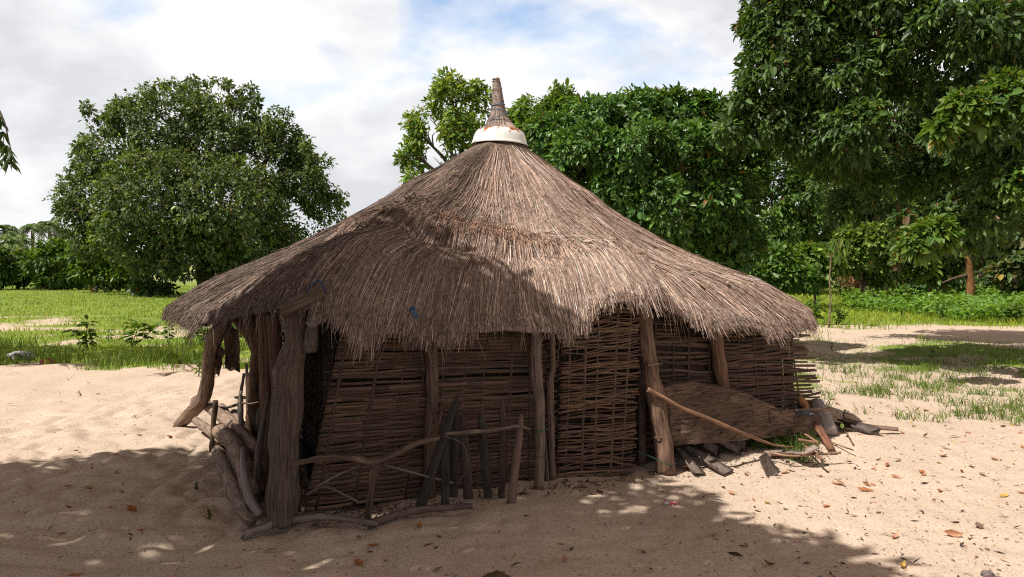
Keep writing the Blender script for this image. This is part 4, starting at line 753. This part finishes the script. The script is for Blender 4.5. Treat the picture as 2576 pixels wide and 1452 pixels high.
B5 = blobs_px([(2540, 240, 60), (2480, 290, 45), (2420, 270, 35), (2370, 330, 30), (2350, 590, 40), (2290, 620, 26), (2560, 470, 35)], 10.6)
crown(B5, 900, 6, .13, .062, [(.13, .21, .03), (.10, .18, .028), (.08, .16, .028)], parent=t5, name='fresh_foliage', droop=.5, clump=.4, yell=.03)
# background trees and bushes at the right
def bush(name, label, px, base_y, d, bl, nc, ln, wd, pal, r0=.12, group=None, clump=.6, droop=.2, fork=None, ntr=5, tw=60, yell=0., m='leaf', col=(1.1, 1, 1)):
    b0 = W(px, base_y, d) * [1, 1, 0]; t_ = thing(name, b0, label, 'bush' if 'bush' in name or 'shrub' in name else 'tree', group); Bb = blobs_px(bl, d)
    c_, tp_ = crown(Bb, nc, 6, ln, wd, pal, parent=t_, clump=clump, droop=droop, jit=.25, yell=yell, zmin=.25, m=m)
    limbs(t_, b0, Bb, r0, fork if fork is not None else (b0 + [0, 0, .35 * Bb[:, 2].mean()]), ntr, tips=tp_, ntw=tw, col=col); return t_
bush('leafy_tree', 'pale green feathery tree showing between the glossy tree and the shade tree', 1960, 705, 44, [(1950, 430, 90), (1990, 500, 80), (1900, 520, 80), (2030, 430, 60), (1940, 600, 90), (2040, 560, 80)], 3400, .26, .11, MD + LT[:2], .2)
bush('dark_tree', 'grey-green tree standing far back under the shade tree canopy', 2150, 700, 52, [(2140, 500, 90), (2230, 480, 90), (2080, 560, 80), (2200, 580, 80), (2300, 520, 90), (2120, 620, 70)], 3800, .34, .14, [(.05, .085, .03), (.06, .10, .035), (.04, .07, .025)], .22)
bush('dark_tree', 'shadowy tree at the right edge with a tall dark trunk behind the weeds', 2480, 702, 48, [(2440, 520, 110), (2540, 500, 120), (2600, 600, 110), (2500, 610, 80), (2400, 600, 60), (2650, 480, 130), (2330, 420, 110)], 4200, .36, .15, DK, .25, fork=W(2470, 640, 48))
bush('dark_tree', 'dark tree filling the gap behind the glossy tree above the roof', 1700, 702, 47, [(1500, 450, 110), (1620, 480, 120), (1760, 480, 120), (1860, 560, 110), (1700, 620, 110), (1850, 650, 70), (1960, 640, 80)], 4200, .36, .15, DK, .25)
gp = 'round-leaved bushes along the right clearing'
bush('round_leaf_bush', 'sunlit round-leaved bush right behind the thin sapling', 2170, 722, 31, [(2180, 620, 55), (2230, 650, 55), (2130, 640, 50), (2150, 600, 40), (2260, 600, 50), (2220, 690, 35), (2290, 660, 45)], 2300, .22, .15, [(.14, .22, .04), (.17, .25, .05), (.11, .18, .035)], .09, gp, ntr=6, yell=.02)
bush('round_leaf_bush', 'round-leaved bush right of the sunlit bush, beside the orange-lit trunk', 2340, 722, 34, [(2340, 620, 50), (2380, 640, 50), (2310, 660, 40), (2400, 600, 45), (2360, 690, 28)], 1800, .24, .15, [(.12, .20, .04), (.15, .22, .05), (.10, .16, .035)], .09, gp, ntr=6, yell=.02)
bush('round_leaf_bush', 'reddish-tinged round-leaved bush at the right edge', 2550, 725, 30, [(2560, 640, 50), (2540, 690, 35), (2590, 690, 50), (2600, 600, 50)], 1200, .22, .15, [(.08, .13, .03), (.12, .11, .04), (.06, .11, .025)], .09, gp, yell=.03)
bush('low_bush', 'low dark green bush just beyond the right slope of the roof', 1900, 728, 29, [(1850, 680, 40), (1910, 690, 40), (1970, 690, 38), (1950, 650, 35), (2020, 700, 30), (1800, 670, 40)], 1800, .22, .11, [(.08, .16, .03), (.11, .20, .04)], .06, ntr=6)
bush('low_bush', 'small bright bush between the low dark bush and the sapling', 2050, 728, 30, [(2050, 690, 30), (2030, 650, 35), (2080, 660, 30)], 800, .22, .12, [(.13, .22, .04), (.16, .25, .045)], .05, ntr=4)
bush('low_bush', 'dark low thicket beneath and behind the round-leaved bushes', 2330, 716, 40, [(x, 694 + random.uniform(-8, 8), random.uniform(24, 34), random.uniform(-2, 2)) for x in range(2060, 2640, 30)] + [(x, 676, 26, 3) for x in range(1860, 2080, 30)], 2600, .22, .12, [(.05, .10, .025), (.07, .13, .03), (.09, .16, .035)], .06, None, ntr=18, tw=120)
tk = MB(); b0 = W(2442, 718, 33) * [1, 1, 0]; tt_ = thing('bare_trunk', b0, 'leaning orange-lit bare trunk among the bushes at right', 'tree trunk'); tube(tk, [b0, W(2440, 680, 33), W(2428, 640, 33), W(2420, 610, 33.3)], [.15, .13, .11, .07], 9, (1.9, 1.15, .6), .3, sub=6); tk.build('trunk', M['bark'], tt_, smooth=True)  # orange light on the trunk is put into its bark tint
tk = MB(); tube(tk, [W(2440, 690, 33), W(2400, 700, 33), W(2370, 712, 33)], [.06, .05, .03], 7, (1, .9, .8), .2, sub=4); tk.build('branch', M['bark'], tt_, smooth=True)
# dead palm stub with drooping dry fronds
ds = thing('dead_palm', W(2182, 745, 38) * [1, 1, 0], 'dead grey palm stump with spiky bare stalks and brown rubbish hanging over it', 'palm stump'); mb = MB(); b0 = W(2182, 748, 37) * [1, 1, 0]
tube(mb, [b0, b0 + [0, 0, .6], b0 + [0, 0, 1.0]], [.35, .3, .2], 9, (1.2, 1.2, 1.25), .4, sub=4); mb.build('trunk', M['bark'], ds)
mb = MB()
for k in range(22):
    a = rng.uniform(-1.3, 1.3); tube(mb, [b0 + [0, 0, .4], b0 + [math.sin(a) * .5, -.2, .5 + math.cos(a) * .6], b0 + [math.sin(a) * .95, -.3, .4 + math.cos(a) * 1.0]], [.05, .035, .012], 5, (1.8, 1.7, 1.9) if k % 2 else (.8, .7, .7), .1, sub=2)
mb.build('stalks', M['bark'], ds)
mb = MB(); n = 500; p = W(2178, 690, 37) + rng.normal(0, 1, (n, 3)) * [.65, .3, .28]; d = nrm(rdir(n) * .6 + [0, 0, -.5]); L = rng.uniform(.2, .6, n)[:, None]; strips(mb, p, p + d * L * .5, p + d * L, rdir(n), .06, np.array([[.16, .075, .035]]) * np.exp(rng.normal(0, .4, (n, 1)))); mb.build('dry_fronds', M['dry'], ds)
# sapling with a bare stem
sp_ = thing('sapling', G(2086, 822), 'thin bare-stemmed sapling standing alone right of the hut', 'sapling'); mb = MB(); g0 = G(2086, 822); dd = g0[1]
tube(mb, [W(2085, 825, dd), W(2089, 760, dd), W(2087, 700, dd), W(2090, 650, dd), W(2084, 638, dd)], [.028, .022, .02, .02, .018], 7, (1.6, 1.5, 1.2), .15, sub=5); tube(mb, [W(2089, 655, dd), W(2102, 630, dd), W(2115, 600, dd)], [.015, .012, .006], 6, (1.3, 1.2, 1), .1, sub=3); mb.build('stem', M['bark'], sp_, smooth=True)
mb = MB(); pp = np.array([W(x, y, dd) for x, y in ((2105, 625), (2112, 605), (2118, 600), (2122, 620), (2110, 640), (2130, 600), (2100, 600), (2118, 635))]); pr = np.repeat(pp, 4, 0); n_ = len(pr); leaves(mb, pr, nrm(rdir(n_) * .5 + [0, 0, -.9]), rdir(n_), .3, .07, np.array(LT)[rng.choice(4, n_)]); mb.build('foliage', M['leaf'], sp_)

# left: shrubs, palms, mounds
gp = 'shrubs along the left meadow edge'
bush('stemmed_shrub', 'small many-stemmed shrub second from the left edge of the photo', 60, 724, 52, [(60, 680, 32), (35, 690, 25), (90, 680, 28), (60, 655, 24)], 700, .30, .16, MD + LT, .07, gp, ntr=4, fork=W(60, 712, 52))
bush('stemmed_shrub', 'tall dark rounded shrub left of the broad tree', 140, 720, 50, [(140, 650, 42), (105, 665, 35), (175, 650, 38), (150, 690, 35), (190, 690, 35), (120, 700, 25)], 1300, .30, .16, MD + LT[:2], .08, gp, ntr=5)
bush('stemmed_shrub', 'thicket of thin stems with sparse leaves at the left foot of the broad tree', 240, 726, 46, [(230, 680, 40), (280, 690, 40), (250, 640, 40), (320, 680, 40), (210, 640, 30)], 1300, .28, .14, MD + LT, .05, gp, ntr=5, fork=W(250, 720, 46), tw=200)
bush('stemmed_shrub', 'leafy shrub cut by the left edge of the photo', -10, 715, 50, [(-10, 660, 36), (15, 680, 28), (-30, 690, 40)], 700, .30, .16, MD, .08, gp, ntr=3)
bush('low_bush', 'low dark weeds sprawling under the right side of the broad tree', 380, 745, 40, [(350, 735, 22), (390, 738, 25), (420, 735, 20), (330, 725, 20)], 700, .26, .14, [(.05, .10, .025), (.07, .13, .03)], .03, None, ntr=3, tw=10)
gp = 'far palms behind the left meadow'
def palm(px, py, r_, d, bright, label):
    c_ = W(px, py - 10, d); b0 = c_ * [1, 1, 0]; r_ *= 1.15; t_ = thing('palm_tree', b0, label, 'palm tree', gp); mb = MB(); tube(mb, [b0, c_ * [1, 1, .5], c_], [.28, .2, .2], 8, (1, .9, .8), .15, sub=4); mb.build('trunk', M['bark'], t_, smooth=True)
    rr = r_ / F * d; mb = MB(); nf = 26
    for k in range(nf):
        a = rng.uniform(0, 2 * np.pi); el = rng.uniform(-.5, 1.2); s = np.linspace(0, 1, 16); ln = rr * rng.uniform(.85, 1.15)
        hx = np.stack([np.cos(a) * s * math.cos(el) * ln, np.sin(a) * s * math.cos(el) * ln, (math.sin(el) * s - .75 * s ** 2) * ln], -1) + c_
        tan = nrm(np.gradient(hx, axis=0)); sd = nrm(np.cross(tan, [0, 0, 1.])); dead = el < -.25
        col = np.array([.14, .10, .05]) if dead else np.array([.11, .17, .05]) * bright * rng.uniform(.8, 1.2)
        for sg in (-1, 1):
            P0 = np.repeat(hx[1:], 2, 0); tn = np.repeat(tan[1:], 2, 0); sd2 = np.repeat(sd[1:], 2, 0); q = nrm(tn * .6 + sd2 * sg + [0, 0, -.45] + rng.normal(0, .12, P0.shape)); l_ = (rr * .26 * np.sin(np.pi * np.clip(np.repeat(s[1:], 2) * .85 + .12, 0, 1)))[:, None]
            strips(mb, P0, P0 + q * l_ * .5, P0 + q * l_ + [0, 0, -.03], tn, rr * .05, np.tile(col, (len(P0), 1)), .3)
    mb.build('crown', M['leaf'], t_)
for (a, b, c_, d, br_, lab) in ((82, 580, 42, 105, 1.1, 'tallest far palm with a yellow-green crown left of the broad tree'), (125, 578, 40, 110, 1.0, 'far palm with a spreading crown just right of the tallest one'), (15, 590, 48, 100, 1.1, 'far palm with a wide feathery crown near the left edge'),
        (165, 600, 34, 115, .9, 'slim far palm with drooping brown fronds nearest the broad tree'), (190, 595, 34, 112, .8, 'half hidden far palm whose crown merges with the broad tree'), (20, 618, 45, 88, 1.6, 'low bright yellow-green palm at the left edge'), (145, 610, 32, 120, .9, 'far palm with hanging brown skirt between two taller palms'), (52, 612, 38, 95, 1.3, 'low palm in front of the tallest far palm'),
        (230, 598, 36, 118, .8, 'far palm peeping through the left side of the broad tree')): palm(a, b, c_, d, br_, lab)
B = blobs_px([(x, 652 + 8 * math.sin(x), 20) for x in range(-80, 330, 22)] + [(x, 670, 20, -4) for x in range(-80, 330, 26)] + [(x, 655, 40, 5) for x in range(1900, 2800, 45)] + [(x, 655 + 5 * math.sin(x * .7), 26, 8) for x in range(330, 1900, 34)], 125)
cr, tp = crown(B, 5200, 5, .9, .4, [(.12, .19, .05), (.17, .24, .06), (.09, .15, .04)], name='far_wood', clump=.5); tag(cr, kind='stuff', label='low far-off wood along the horizon', cat='wood')
def mound(px, py, r_, d, label, h):
    b0 = W(px, py, d) * [1, 1, 0]; rr = r_ / F * d; mb = MB(); V = []; nr, na_ = 14, 28
    for i in range(nr + 1):
        t_ = i / nr
        for k in range(na_):
            a = 2 * np.pi * k / na_; q = rr * math.sin(t_ * np.pi / 2) ** .7 * (1 + .25 * (float(vnoise(math.cos(a) * 1.7 + px, math.sin(a) * 1.7 + t_ * 2, 81)) - .5) * 2); V.append((b0[0] + q * math.cos(a), b0[1] + q * math.sin(a), h * math.cos(t_ * np.pi / 2) ** .6 * (1 + .2 * (float(vnoise(a * 1.2, t_ * 5 + px, 82)) - .5)) - .05))
    mb.add(V, [(i * na_ + k, (i + 1) * na_ + k, (i + 1) * na_ + (k + 1) % na_, i * na_ + (k + 1) % na_) for i in range(nr) for k in range(na_)]); tag(mb.build('earth_mound', M['earth'], smooth=True), label, 'earth mound')
mound(48, 700, 32, 74, 'rounded brown earth mound behind the left shrubs', 2.9); mound(-2, 700, 28, 76, 'brown earth mound cut by the left edge', 2.5); mound(28, 716, 55, 62, 'low wide bank of dry earth behind the small shrub', 1.1)

# ------------------------------------------------------------------ weeds, grass
def weed(label, px, py, hpx, group, nlf=16, ll=.22, lw=.12, pal=MD + LT[:2], spread=.5, d=None, name='weed_plant'):
    b0 = on(G(px, py)) if d is None else W(px, py, d) * [1, 1, 0]; h = hpx / F * b0[1]; t_ = thing(name, b0, label, 'weed', group); mb = MB(); tips = []
    ns = 1 if hpx < 40 else rng.integers(1, 4)
    for s in range(ns):
        dx = rng.normal(0, .12, 2) * h * (s > 0) * 2; top = b0 + [dx[0], dx[1], h * (1 if s == 0 else rng.uniform(.6, .9))]; tube(mb, [b0, (b0 + top) / 2 + rng.normal(0, .02, 3), top], [.010, .008, .004], 5, (.8, 1.1, .4), sub=3); tips.append(top)
    mb.build('stem', M['bark'], t_); mb = MB(); n_ = nlf * ns; k = rng.integers(0, ns, n_); f = rng.uniform(.25, 1.0, n_)[:, None]; P0 = b0 * (1 - f) + np.array(tips)[k] * f; rd = rdir(n_) * [1, 1, .3]
    leaves(mb, P0 + nrm(rd) * h * .06, nrm(rd + [0, 0, .15]), nrm(rdir(n_) * .3 + [0, 0, 1.]), ll * h * rng.uniform(.7, 1.3, n_) / .8, lw * h * rng.uniform(.8, 1.2, n_) / .8, np.array(pal)[rng.choice(len(pal), n_)], droop=.3); mb.build('foliage', M['leaf'], t_)
gp = 'weeds at the left grass edge'
for a in (('tall leafy weed standing nearest the sand at left', 222, 882, 72, 18), ('tall weed in the grass midway between the nearest weed and the roof tip', 330, 868, 78, 18), ('short broad-leaved weed right beside the tall midway weed', 275, 862, 38, 16), ('bushy weed just under the left roof tip', 425, 862, 62, 24),
          ('weed seen under the left eave, left of the crooked branch', 478, 868, 72, 26), ('weed directly behind the crooked branch', 520, 872, 78, 26), ('leafy weed in the gap between the hanging hide and the wall', 600, 860, 70, 24),
          ('low weed at the grass edge near the red dish', 210, 905, 28, 14), ('low pale weed in front of the grey bag', 75, 918, 26, 14), ('small weed alone on the sand close to the grass edge', 500, 938, 44, 16)): weed(a[0], a[1], a[2], a[3], gp, a[4])
weed('tiny seedling alone on the sunlit sand at left', 197, 985, 14, None, 6, .3, .2, LT); weed('tiny seedling in the tree shade left of the firewood', 522, 1282, 24, None, 8, .3, .2, DK); weed('small seedling in the tree shade near the split log', 494, 1210, 20, None, 8, .3, .2, MD)
gp = 'weeds on the right clearing'
for a in (('dark leafy weed close behind the right roof tip', 2050, 815, 62, 24), ('bushy weed at the foot of the thin sapling', 2110, 815, 52, 22), ('small broad-leaved weed at the shadow edge close to the wall end', 2094, 878, 22, 12), ('broad-leaved weed at the shadow edge in the middle of the right clearing', 2345, 895, 24, 12),
          ('dark weed in front of the weedy patch', 2365, 805, 48, 20), ('tall dark weed at the right edge of the weedy patch', 2556, 812, 62, 22), ('weed in the middle of the sandy strip before the weedy patch', 2268, 806, 34, 18), ('leafy seedling at the tip of the hut shadow', 2128, 1062, 26, 10)): weed(a[0], a[1], a[2], a[3], gp, a[4])
# grass: meadow and sparse tufts
def grass_field(n, x0, x1, y0, y1, h, wd, power, seedmask, cols, thin=1.0):
    d = y0 * (y1 / y0) ** rng.random(n); a = rng.uniform(x0, x1, n); x = a * d; g_ = seedmask(x, d); kp = rng.random(n) < g_; x, d = x[kp], d[kp]; m_ = len(x); z = gz(x, d)
    P0 = np.stack([x, d, z - .01], -1); hh = h * rng.uniform(.4, 1.3, m_) * (.7 + .8 * vnoise(x * .9, d * .9, 91)); wv = wd * (d / 12) ** .75; ln_ = rng.normal(0, .35, (m_, 2)) * hh[:, None]
    P2 = P0 + np.stack([ln_[:, 0], ln_[:, 1], hh], -1); P1 = P0 + np.stack([ln_[:, 0] * .35, ln_[:, 1] * .35, hh * .6], -1); sd = nrm(np.stack([np.ones(m_), rng.normal(0, .5, m_), np.zeros(m_)], -1))
    pv = vnoise(x * .35, d * .25, 92)[:, None]; c0 = np.array(cols[0]); c1 = np.array(cols[1]); strips(gmb, P0, P1, P2, sd, wv, (c0 * (1 - pv) + c1 * pv) * np.exp(rng.normal(0, .25, (m_, 1))) * np.where(rng.random((m_, 1)) < .12, [[1.7, 1.05, 1.6]], [[1, 1, 1]]), .15)
gmb = MB()
GC = [(.18, .29, .03), (.30, .39, .04)]
grass_field(60000, -.72, -.02, 11.5, 60, .075, .009, 1, lambda x, y: grassiness(x, y), GC)
grass_field(9000, -.72, -.10, 11.8, 16.5, .17, .010, 1, lambda x, y: grassiness(x, y) * sst(.35, .6, vnoise(x * .9, y * .9, 95)), [(.10, .18, .028), (.15, .24, .04)])
tag(gmb.build('meadow_grass', M['grass']), 'bright green grass covering the meadow at left', 'grass', kind='stuff')
gmb = MB()
grass_field(26000, .18, .80, 8.6, 19, .07, .007, 1, lambda x, y: grassiness(x, y) * .7, [(.11, .18, .03), (.17, .22, .05)])
grass_field(30000, .28, .80, 17, 60, .14, .010, 1, lambda x, y: grassiness(x, y), GC)
# separate tufts in the sand
for k in range(430):
    d = 8.0 * (14 / 8.0) ** rng.random(); x = d * rng.uniform(.37, .72)
    if vnoise(x * .9 + 3, d * .9, 96) + .25 * rng.random() < .54: continue
    m_ = rng.integers(6, 22); c_ = on([x, d, 0]); P0 = c_ + rng.normal(0, .05, (m_, 3)) * [1, 1, 0]; hh = rng.uniform(.04, .14, m_); l2 = rng.normal(0, .8, (m_, 2)) * hh[:, None]
    P2 = P0 + np.stack([l2[:, 0], l2[:, 1], hh], -1); P1 = P0 + np.stack([l2[:, 0] * .3, l2[:, 1] * .3, hh * .65], -1); strips(gmb, P0, P1, P2, nrm(rdir(m_) * [1, .4, .1]), .0065, np.array([[.12, .19, .035]]) * np.exp(rng.normal(0, .25, (m_, 1))), .2)
def tuft(c_, m_, sp, h): 
    P0 = c_ + rng.normal(0, sp, (m_, 3)) * [1, .6, 0]; hh = rng.uniform(.4, 1.2, m_) * h; l2 = rng.normal(0, .5, (m_, 2)) * hh[:, None]; P2 = P0 + np.stack([l2[:, 0], l2[:, 1], hh], -1); P1 = P0 + np.stack([l2[:, 0] * .3, l2[:, 1] * .3, hh * .7], -1); strips(gmb, P0, P1, P2, nrm(rdir(m_) * [1, .4, .1]), .007, np.array([[.085, .15, .025]]) * np.exp(rng.normal(0, .25, (m_, 1))), .2)
tag(gmb.build('sparse_grass', M['grass']), 'thin grass and tufts growing through the sand at right', 'grass', kind='stuff')
gmb = MB(); tuft(gz4((1190, 1215), 0), 70, .07, .14); tag(gmb.build('grass_tuft', M['grass']), 'bright grass tuft growing beside the pale bent palm stalk', 'grass tuft')
gmb = MB(); tuft(gz4((1030, 1130), 0), 170, .16, .15); n_ = 60; P0 = gz4((1000, 1135), .05) + rng.normal(0, .16, (n_, 3)) * [1.3, .5, .25]; leaves(gmb, P0, nrm(rdir(n_) + [0, 0, .3]), np.tile([[0, 0, 1.]], (n_, 1)), .06, .035, np.array(LT)[rng.choice(4, n_)]); tag(gmb.build('grass_tuft', M['grass']), 'wide green grass patch in the shade under the right end of the slab', 'grass', kind='stuff')
mb = MB(); n = 5200; d = 20.5 * (40 / 20.5) ** rng.random(n); x = d * rng.uniform(.42, .80, n); bd = 22 + 5 * sst(.60, .45, x / d); kp = (d > bd); x, d = x[kp], d[kp]; m_ = len(x); top = .12 + .5 * vnoise(x * .7, d * .7, 97); z = top * rng.random(m_) ** .6; P0 = np.stack([x, d, z], -1); rd = rdir(m_) * [1, 1, .4]
leaves(mb, np.repeat(P0, 3, 0) + rdir(m_ * 3) * .1, nrm(rdir(m_ * 3) * [1, 1, .4]), nrm(rdir(m_ * 3) * .35 + [0, 0, 1.]), .20, .11, np.array([(.15, .28, .05), (.19, .33, .06), (.12, .23, .045)])[rng.choice(3, m_ * 3)])
tag(mb.build('weed_patch', M['leaf']), 'dense knee-high green weeds filling the right clearing before the bushes', 'weeds', kind='stuff')

# ------------------------------------------------------------------ leaf litter
def leaf_mesh(curl, roll, ln=.10, wd=.042, seed=0):
    m_ = 7; t = np.linspace(0, 1, m_); wv = wd * np.sin(np.pi * np.clip(t * .93 + .04, 0, 1)) ** .75; xs = (t - .5) * ln; zs = curl * ln * (4 * (t - .5) ** 2) ; V = []
    for i in range(m_):
        for s in (-1, -.5, 0, .5, 1): V.append((xs[i], s * wv[i] / 2, zs[i] + roll * (s * wv[i] / 2) ** 2 / wd * 3 + .002 * math.sin(i * 2 + s * 3 + seed)))
    st = [(-.5 * ln, -.0015, zs[0]), (-.5 * ln, .0015, zs[0]), (-.68 * ln, .001, zs[0] + .004), (-.68 * ln, -.001, zs[0] + .004)]
    return np.array(V + st), [(i * 5 + k, (i + 1) * 5 + k, (i + 1) * 5 + k + 1, i * 5 + k + 1) for i in range(m_ - 1) for k in range(4)] + [(35, 36, 37, 38)]
shapes = [leaf_mesh(.10, .3, seed=0), leaf_mesh(.22, .8, seed=1), leaf_mesh(-.05, -.5, seed=2), leaf_mesh(.30, .5, wd=.035, seed=3)]
LC = {'orange': (.40, .16, .065), 'brown': (.19, .085, .045), 'yellow': (.52, .36, .10), 'pinkish tan': (.50, .26, .17), 'pale': (.46, .38, .32)}
protos = {}
for cn, cc in LC.items():
    for k, (V, Fq) in enumerate(shapes):
        mb = MB(); mb.add(V, Fq, None, np.array(cc) * (1 + .18 * rng.normal(size=(len(V), 1)) * .6)); o = mb.build('fallen_leaf', M['dry']); protos[cn, k] = o
used = set()
def fall(cn, k, p, s, rz, tilt, label, group):
    o = protos[cn, k]
    if (cn, k) in used: o = o.copy(); C.objects.link(o)
    used.add((cn, k)); o.location = (p[0], p[1], p[2] + .006 * s); o.scale = (s, s, s); o.rotation_euler = (tilt, random.uniform(-.2, .2), rz); tag(o, label, 'leaf', group)
big_l = [('orange', 2176, 1228, 1.35, 'big orange dry leaf lying flat on the sunlit sand below the planks'), ('pinkish tan', 2398, 1335, 1.2, 'tan leaf standing on edge in the lit sand near the right edge'), ('brown', 2398, 1303, .9, 'thin dark brown leaf just above the tan upright leaf'), ('brown', 1937, 1410, .8, 'dark leaf at the shade edge near the bottom, right of centre'),
         ('yellow', 2525, 1243, 1.0, 'yellow leaf at the right edge of the lit sand'), ('orange', 2320, 1190, 1.0, 'brown-orange leaf on lit sand straight right of the leaf stubs'), ('brown', 2414, 1216, .9, 'dark reddish leaf between the yellow leaf and the big orange leaf'), ('yellow', 2270, 1416, 1.0, 'yellow curled leaf near the bottom right shade edge'),
         ('orange', 425, 1108, 1.4, 'orange leaf on lit sand just left of the firewood'), ('orange', 337, 1268, 1.2, 'orange upright leaf alone in the shade at left'), ('orange', 180, 1420, 1.3, 'orange leaf in the shade at bottom left'), ('orange', 1054, 1334, 1.2, 'orange leaf in the shade below the thorny stalks'),
         ('orange', 938, 1362, 1.1, 'orange leaf nearest the forked prop in the shade'), ('orange', 907, 1400, 1.0, 'upright orange-brown leaf below the forked prop'), ('brown', 1080, 1373, 1.0, 'dark leaf in the shade just right of the lit dapples'), ('pinkish tan', 1420, 1418, .9, 'curled reddish leaf in the shade at bottom centre'),
         ('brown', 1490, 1247, .9, 'curled brown leaf in the shade in front of the door'), ('orange', 1408, 1205, 1.2, 'orange leaf leaning against the door foot'), ('orange', 1292, 1250, 1.1, 'orange leaf beside the brown ridged stake'), ('orange', 1926, 1185, 1.3, 'orange upright leaf right beside the lone palm stub'),
         ('pinkish tan', 1975, 1188, 1.1, 'tan curled leaf next to the orange one by the lone stub'), ('orange', 1735, 1185, 1.2, 'orange leaf between the first two palm stubs'), ('brown', 1790, 1240, .7, 'small dark leaf on lit sand below the longest stub'), ('pinkish tan', 2250, 1345, .9, 'pale tan leaf alone on the lit sand low at right')]
for i, (cn, px, py, s, lab) in enumerate(big_l): fall(cn, i % 4, on(G(px, py)), s * .82, random.uniform(0, 6.3), (.9 if 'upright' in lab or 'edge in' in lab else random.uniform(-.3, .3)), lab, 'fallen leaves')
for i in range(190):
    cn = random.choices(list(LC), (4, 3, 2, 4, 0))[0]; d = 5.2 * (12.5 / 5.2) ** (random.random() ** .8); x = d * random.uniform(.24 if d < 7.5 else .37, .66)
    if i > 170: d = random.uniform(4.4, 7.5); x = d * random.uniform(-.6, .0 if d < 4.8 else -.45)
    where = 'the sand right of the hut' if x > 0 else 'the sand left of the hut'
    fall(cn, random.randrange(4), on([x, d, 0]), random.uniform(.35, .72), random.uniform(0, 6.3), random.uniform(-.4, .4), f'small {cn} dry leaf scattered on {where}', f'{cn} leaves scattered on {where}')
mb = MB(); n = 9000; d = 3.9 * (13 / 3.9) ** rng.random(n); x = d * rng.uniform(-.68, .68, n); kp = rng.random(n) < (.25 + .75 * sst(.1, .5, x / d)) ; x, d = x[kp], d[kp]; n = len(x); p = np.stack([x, d, gz(x, d) + .004], -1); fx = rng.random(1500); fp = np.stack([np.interp(fx, [0, .5, .62, .85, 1], [-1.35, .35, .65, 1.4, 2.7]) + rng.normal(0, .08, 1500), np.interp(fx, [0, .5, .62, .85, 1], [5.08, 5.75, 5.85, 6.2, 6.55]) - np.abs(rng.normal(0, .16, 1500)) + .05], 1)
p = np.vstack([p, np.stack([fp[:, 0], fp[:, 1], gz(fp[:, 0], fp[:, 1]) + .004], -1)]); n = len(p); s_ = rng.exponential(.010, n) + .004; a = rng.uniform(0, 6.3, n)
ax = np.stack([np.cos(a), np.sin(a), rng.normal(0, .25, n)], -1); col = np.array([(.20, .12, .08), (.10, .06, .045), (.36, .2, .12), (.06, .045, .035)])[rng.choice(4, n)]
leaves(mb, p, ax, np.tile([[0, 0, 1.]], (n, 1)), s_ * 1.8, s_ * rng.uniform(.25, .8, n), col, hexa=False, droop=-.1); tag(mb.build('leaf_litter', M['debris']), 'tiny bits of twig and leaf strewn over the sand', 'litter', kind='stuff')
# leaves lying on the thatch
for i, (px, u_, t_) in enumerate(((0, .40, .55), (1, .44, .60), (2, .49, .62), (3, .60, .72), (4, .64, .8), (5, .66, .86), (6, .56, .5), (7, .35, .45), (8, .27, .62), (9, .62, .9), (10, .52, .78), (11, .3, .3))):
    uu = np.array([u_ * UF / .75]); p = Sf(uu, np.array([t_]))[0][0]; fall('pale', i % 4, p + np.array([0, -.01, .035]), random.uniform(.7, 1.1), random.uniform(0, 6.3), random.uniform(-.5, .2), 'pale dry leaf caught on the thatched roof', 'dry leaves on the thatch')

for o in [v for k, v in protos.items() if k not in used]: bpy.data.objects.remove(o)

# ------------------------------------------------------------------ hens on the meadow
def hen(px, py, s, rz, cols, label):
    b0 = W(px, py, EYE * F / (py - HZ)) * [1, 1, 0]; bm = bmesh.new(); mb = MB()
    bd = [(-.20, .30), (-.14, .25), (-.05, .20), (.05, .20), (.12, .24), (.17, .31), (.20, .37), (.225, .40), (.25, .395)]; rd = [.012, .05, .095, .105, .085, .05, .035, .038, .012]
    tube(mb, [np.array([x, 0, z]) for x, z in bd], rd, 12, np.array([cols[0] if i < 3 else cols[1] for i in range(9) for _ in range(12)] + [cols[0], cols[1]]), .06)
    for k in (-.5, 0, .5): tube(mb, [np.array([-.16, 0, .28]), np.array([-.24, k * .06, .36 + .03 * k]), np.array([-.27, k * .1, .44])], [.03, .03, .01], 6, cols[0], flat=.4)
    tube(mb, [np.array([.235, 0, .395]), np.array([.275, 0, .385])], [.014, .002], 5, (.5, .35, .1))
    tube(mb, [np.array([.19, 0, .43]), np.array([.22, 0, .455]), np.array([.24, 0, .43])], [.006, .014, .004], 5, (.5, .04, .03), flat=.4)
    for sy in (-1, 1): tube(mb, [np.array([.03, sy * .045, .15]), np.array([.01, sy * .045, .08]), np.array([.03, sy * .045, 0]), np.array([.08, sy * .045, .0])], [.03, .012, .009, .006], 6, (.4, .28, .08)); tube(mb, [np.array([-.1, sy * .085, .24]), np.array([.0, sy * .10, .22]), np.array([.08, sy * .08, .24])], [.01, .05, .02], 8, cols[2], flat=.35)
    o = mb.build('hen', M['paint'], smooth=True); o.location = tuple(b0); o.rotation_euler = (0, 0, rz); o.scale = (s, s, s); tag(o, label, 'hen')
hen(234, 738, .9, R(250), [(.03, .03, .03), (.16, .07, .03), (.6, .57, .52)], 'black, white and brown hen standing on the meadow in front of the shrubs')
hen(321, 730, 1.2, R(180), [(.48, .3, .17), (.45, .28, .16), (.4, .22, .11)], 'tan hen at the foot of the broad tree')
hen(357, 732, .8, R(200), [(.5, .28, .1), (.45, .25, .1), (.4, .2, .08)], 'small orange-tan hen half hidden in the weeds right of the other tan hen')
